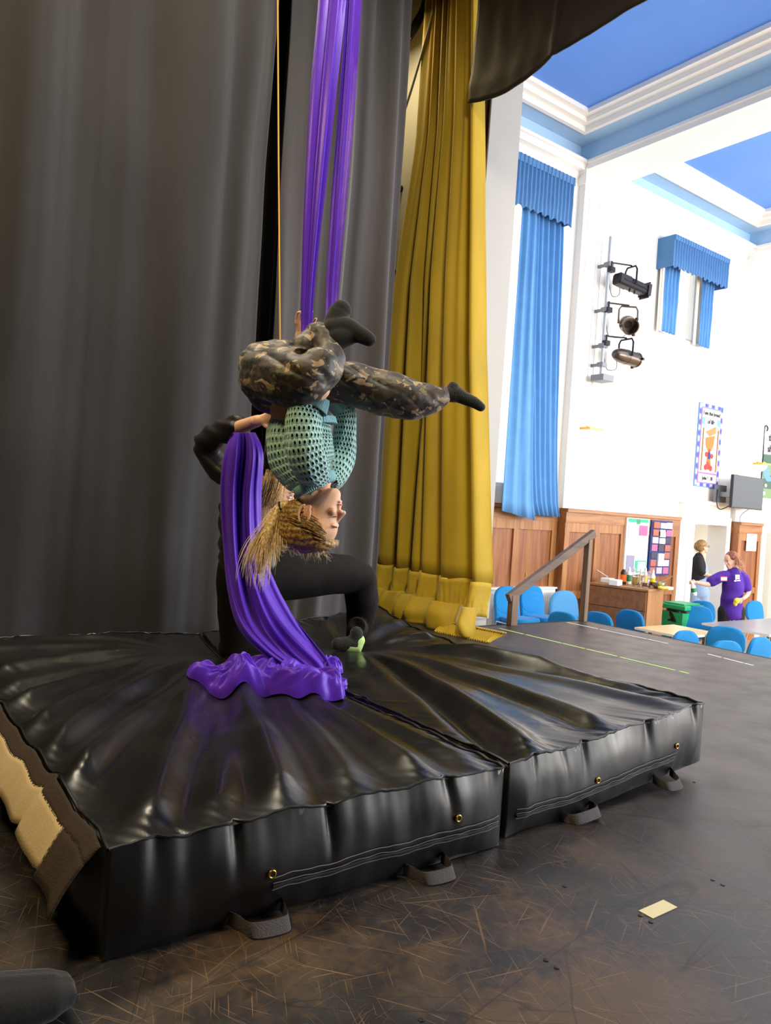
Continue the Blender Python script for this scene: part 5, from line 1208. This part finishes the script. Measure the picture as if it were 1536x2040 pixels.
# tables
def table(x0,x1,y0,y1,top,mt,lab,legm):
    th=thing('folding_table',((x0+x1)/2,(y0+y1)/2,HF),lab,'table'); b=MB(); b.b2((x0,y0,top-.03),(x1,y1,top)); build(b,'tabletop',mt,th,bevel=.006)
    b=MB(); b.b2((x0-.003,y0-.003,top-.028),(x1+.003,y0,top-.003)); b.b2((x0-.003,y0,top-.028),(x0,y1,top-.003)); build(b,'edging',m_wpl,th)
    for x in(x0+.18,x1-.18):
        for y in(y0+.1,y1-.1):
            b=MB(); b.beam((x,y,top-.03),(x,y,HF),.035,.035,(1,0,0)); build(b,'leg',legm,th)
        b=MB(); b.b2((x-.012,y0+.1,HF+.28),(x+.012,y1-.1,HF+.31)); build(b,'stretcher',legm,th)
    return th
table(7.98,8.80,4.90,5.54,-.28,m_tabw,'light wooden table just beyond the stage edge',m_tableg)
t2=table(9.43,11.3,4.62,5.52,-.28,m_tabg,'long grey-topped table at the right in front of the woman in purple',m_tableg)
# handrail
hr=thing('handrail',(5.5,4.72,0),'sloping dark wooden handrail on two posts at the stage corner steps','handrail')
A_=Vector((4.90,4.72,.245)); B_=Vector((6.03,4.72,.865))
b=MB(); b.beam(A_,B_,.05,.075); build(b,'rail',m_rail,hr,bevel=.004)
b=MB(); b.b2((4.93,4.69,.0),(5.01,4.75,.27)); build(b,'post',m_post,hr,bevel=.003); b=MB(); b.b2((5.93,4.69,.0),(5.985,4.75,.80)); build(b,'post',m_post,hr,bevel=.003)
# steps by the wall
st=thing('stage_steps',(5.5,5.5,HF),'dark wooden steps down from the stage behind the handrail','steps')
for k in range(4):
    b=MB(); x=6.03+.0; b.b2((5.08+.24*k,4.79,HF),(5.32+.24*k,5.10,-.2-.2*k)); build(b,'step',m_rail,st)
# ================= PEOPLE IN THE HALL
def person_hall(D,label):
    return thing('person',(P(1460,1100,D).x,P(1460,1100,D).y,HF),label,'person')
D=11.15; wp=person_hall(D,'woman in a purple T-shirt holding a spray bottle and a yellow cloth')
def Q(x,y,r,dd=0): return (x,y,D+dd,r)
HO=P(1456,1117,D); HR=frame(-RT*1-FW*.35-UP*.25,UP*1-RT*.22); b=MB(); T3=head_shapes(b,HO,HR,1.0)
chain(b,[Q(1463,1140,.08),Q(1462,1170,.12),Q(1458,1200,.13),Q(1456,1225,.14)])
chain(b,[Q(1432,1147,.05),Q(1418,1160,.042),Q(1408,1164,.036,-.05),Q(1388,1160,.026,-.12)]); hand(b,P(1386,1160,D-.12),-RT+UP*.1,-UP*.4-FW,1,.9,1.1)
chain(b,[Q(1482,1150,.05),Q(1490,1172,.043),Q(1489,1184,.036,-.05),Q(1480,1193,.025,-.22)]); hand(b,P(1480,1193,D-.22),-RT-UP*.3,-FW,-1,.9,.8)
for s_,x in((-1,1447),(1,1470)):
    a=P(x,1225,D); b.cap_tube([a,a-Vector((0,0,.45)),Vector((a.x,a.y,HF+.10))],[.095,.065,.045],14); e_=Vector((a.x,a.y,HF+.04)); b.cap_tube([e_,e_-RT*.16],[.04,.03],10)
blob(b,'body',m_skinp,wp,voxel=.008,smooth=2); face_parts(T3,HR,1.0,wp)
b=MB(); chain(b,[Q(1462,1141,.10),Q(1461,1160,.148),Q(1458,1190,.150),Q(1456,1215,.160),Q(1456,1222,.158)],22); chain(b,[Q(1445,1148,.085),Q(1432,1150,.078),Q(1418,1159,.078,-.02)],16); chain(b,[Q(1475,1146,.085),Q(1482,1155,.082),Q(1487,1170,.078)],16)
blob(b,'t_shirt',m_tee,wp,voxel=.009,smooth=4,disp=lambda p:.008*N3(p,6)+.004*math.sin(p.z*30+p.x*12))
b=MB()
for s_,x in((-1,1446),(1,1469)):
    a=P(x,1218,D); b.cap_tube([a,a-Vector((0,0,.3)),a-Vector((0,0,.6)),Vector((a.x,a.y,HF+.10))],[.115,.095,.078,.075],16)
blob(b,'black_trousers',m_blackcl,wp,voxel=.01,smooth=3)
b=MB()
for x in(1446,1469):
    a=P(x,1218,D); e_=Vector((a.x,a.y,HF+.045)); b.cap_tube([e_,e_-RT*.17],[.044,.036],10)
blob(b,'shoes',m_blackcl,wp,voxel=.01,smooth=2)
fr=(-FW).normalized()
def chestM(x,y,dd): 
    o=P(x,y,D-dd); R3=Matrix((RT,UP,-FW)).transposed().to_4x4(); return Matrix.Translation(o)@R3
o_=P(1442,1153,D-.175); b=MB(); R3=Matrix((RT,UP,-FW)).transposed(); b.box(o_,(.10,.07,.006),M=R3); build(b,'name_sticker',c_rd,wp,label='red-bordered white name sticker'); b=MB(); b.box(o_-FW*.004,(.084,.045,.004),M=R3); build(b,'sticker_paper',m_pp,wp)
b=MB(); o_=P(1469,1151,D-.165)
for dx,dy,w_,h_ in((0,.035,.06,.018),(-.02,.0,.02,.05),(.022,.005,.018,.05),(0,-.01,.05,.014),(-.03,-.045,.03,.02),(.018,-.04,.045,.018),(-.005,.015,.02,.02)): b.box(o_+RT*dx+UP*dy,(w_,h_,.012),M=R3)
build(b,'chest_emblem',m_pp,wp,label='white printed emblem')
b=MB(); TK=lambda p:HO+HR@Vector(p); b.ell(TK((-.03,0,.05)),(.105,.088,.09),HR,24,14); b.ell(TK((-.06,0,-.02)),(.07,.078,.08),HR,20,12); blob(b,'hair',m_brownhair,wp,voxel=.007,smooth=2)
gd=[[P(1462,1102,D-.03),P(1470,1112,D-.08),P(1475,1124,D-.10),P(ex,ey,D-.11)] for ex,ey in((1478,1142),(1484,1138),(1472,1140),(1480,1132))]
b=MB(); hair_strands(b,gd,150,.022,.005,rnd=random.Random(2)); build(b,'wavy_lengths',m_pinkhair,wp,smooth=True,fixn=False,label='faded pink-blonde wavy lengths')
p=P(1381,1168,D-.14); sp=thing('spray_bottle',(p.x,p.y,p.z-.18),'white spray bottle with a green label in the hand of the woman in purple','spray bottle')
ax=(UP*1+RT*-.18).normalized(); q0=P(1384,1186,D-.14); b=MB(); b.tube([q0,q0+ax*.02,q0+ax*.13,q0+ax*.17,q0+ax*.19],[.032,.038,.038,.018,.014],16); build(b,'bottle',m_wpl,sp,smooth=True)
b=MB(); b.tube([q0+ax*.05,q0+ax*.11],[.0392,.0392],16); build(b,'label_band',m_dg if False else m_grn,sp,smooth=True)
b=MB(); t_=q0+ax*.20; b.beam(t_+RT*.03,t_-RT*.07+UP*.0,.022,.026); b.beam(t_-RT*.03,t_-RT*.045-UP*.05,.008,.01); build(b,'trigger_head',m_wpl,sp)
p=P(1468,1197,D-.26); b=MB(); b.ell(p,(.05,.04,.045)); b.ell(p-RT*.02-UP*.03,(.03,.03,.05)); build(b,'cleaning_cloth',m_yell,smooth=True,label='yellow cloth held in the hand of the woman in purple',cat='cloth',org=tuple(p))
# person through the doorway
D=13.2; dp=thing('person',(P(1396,1100,D).x,P(1396,1100,D).y,HF),'person with a ponytail and glasses standing inside the white doorway','person')
HO=P(1400,1090,D); HR=frame(RT*1+FW*.3,UP*1-RT*.08); b=MB(); T4=head_shapes(b,HO,HR,.95)
chain(b,[Q(1394,1110,.07),Q(1390,1130,.115),Q(1391,1155,.115),Q(1394,1180,.13)]); chain(b,[Q(1392,1118,.05,-.12),Q(1396,1140,.04,-.15),Q(1408,1144,.032,-.15),Q(1420,1149,.024,-.15)]); hand(b,P(1421,1149,D-.15),RT-UP*.1,-UP,1,.9,.6)
for x in(1388,1400):
    a=P(x,1180,D); b.cap_tube([a,Vector((a.x,a.y,HF+.5)),Vector((a.x,a.y,HF+.09))],[.09,.06,.045],12)
blob(b,'body',m_skinp,dp,voxel=.009,smooth=2); face_parts(T4,HR,.95,dp)
b=MB(); chain(b,[Q(1393,1109,.08),Q(1390,1125,.135),Q(1390,1145,.13),Q(1391,1160,.125)],18); chain(b,[Q(1392,1116,.075,-.10),Q(1395,1134,.065,-.15),Q(1399,1140,.06,-.15)],14); blob(b,'black_t_shirt',m_blackcl,dp,voxel=.01,smooth=3)
b=MB(); chain(b,[Q(1392,1158,.135),Q(1394,1180,.15)],18)
for x in(1387,1401):
    a=P(x,1180,D); b.cap_tube([a,Vector((a.x,a.y,HF+.5)),Vector((a.x,a.y,HF+.08))],[.11,.085,.08],14)
chain(b,[Q(1400,1128,.075),Q(1402,1150,.10)],14)
blob(b,'denim_dungarees',m_denim,dp,voxel=.01,smooth=3)
b=MB(); TK=lambda p:HO+HR@(Vector(p)*.95); b.ell(TK((-.03,0,.05)),(.103,.087,.09),HR,22,12); b.ell(TK((-.06,0,0)),(.065,.075,.08),HR,18,10); blob(b,'hair',m_hairg,dp,voxel=.007,smooth=2)
b=MB(); hair_strands(b,[[TK((-.11,0,.09)),TK((-.15,0,.05)),TK((-.14,0,-.03)),TK((-.12,0,-.10))]],60,.014,.006,rnd=random.Random(3)); build(b,'ponytail',m_hairg,dp,smooth=True,fixn=False)
b=MB()
for sy in(-1,1):
    b.tube([TK((.105,sy*.034+.024*math.cos(a),.0+.019*math.sin(a))) for a in [i*PI/8 for i in range(17)]],.0022,6,caps=False); b.tube([TK((.105,sy*.058,.004)),TK((-.01,sy*.082,.006))],.002,6)
build(b,'glasses',m_blkpl,dp,smooth=True)
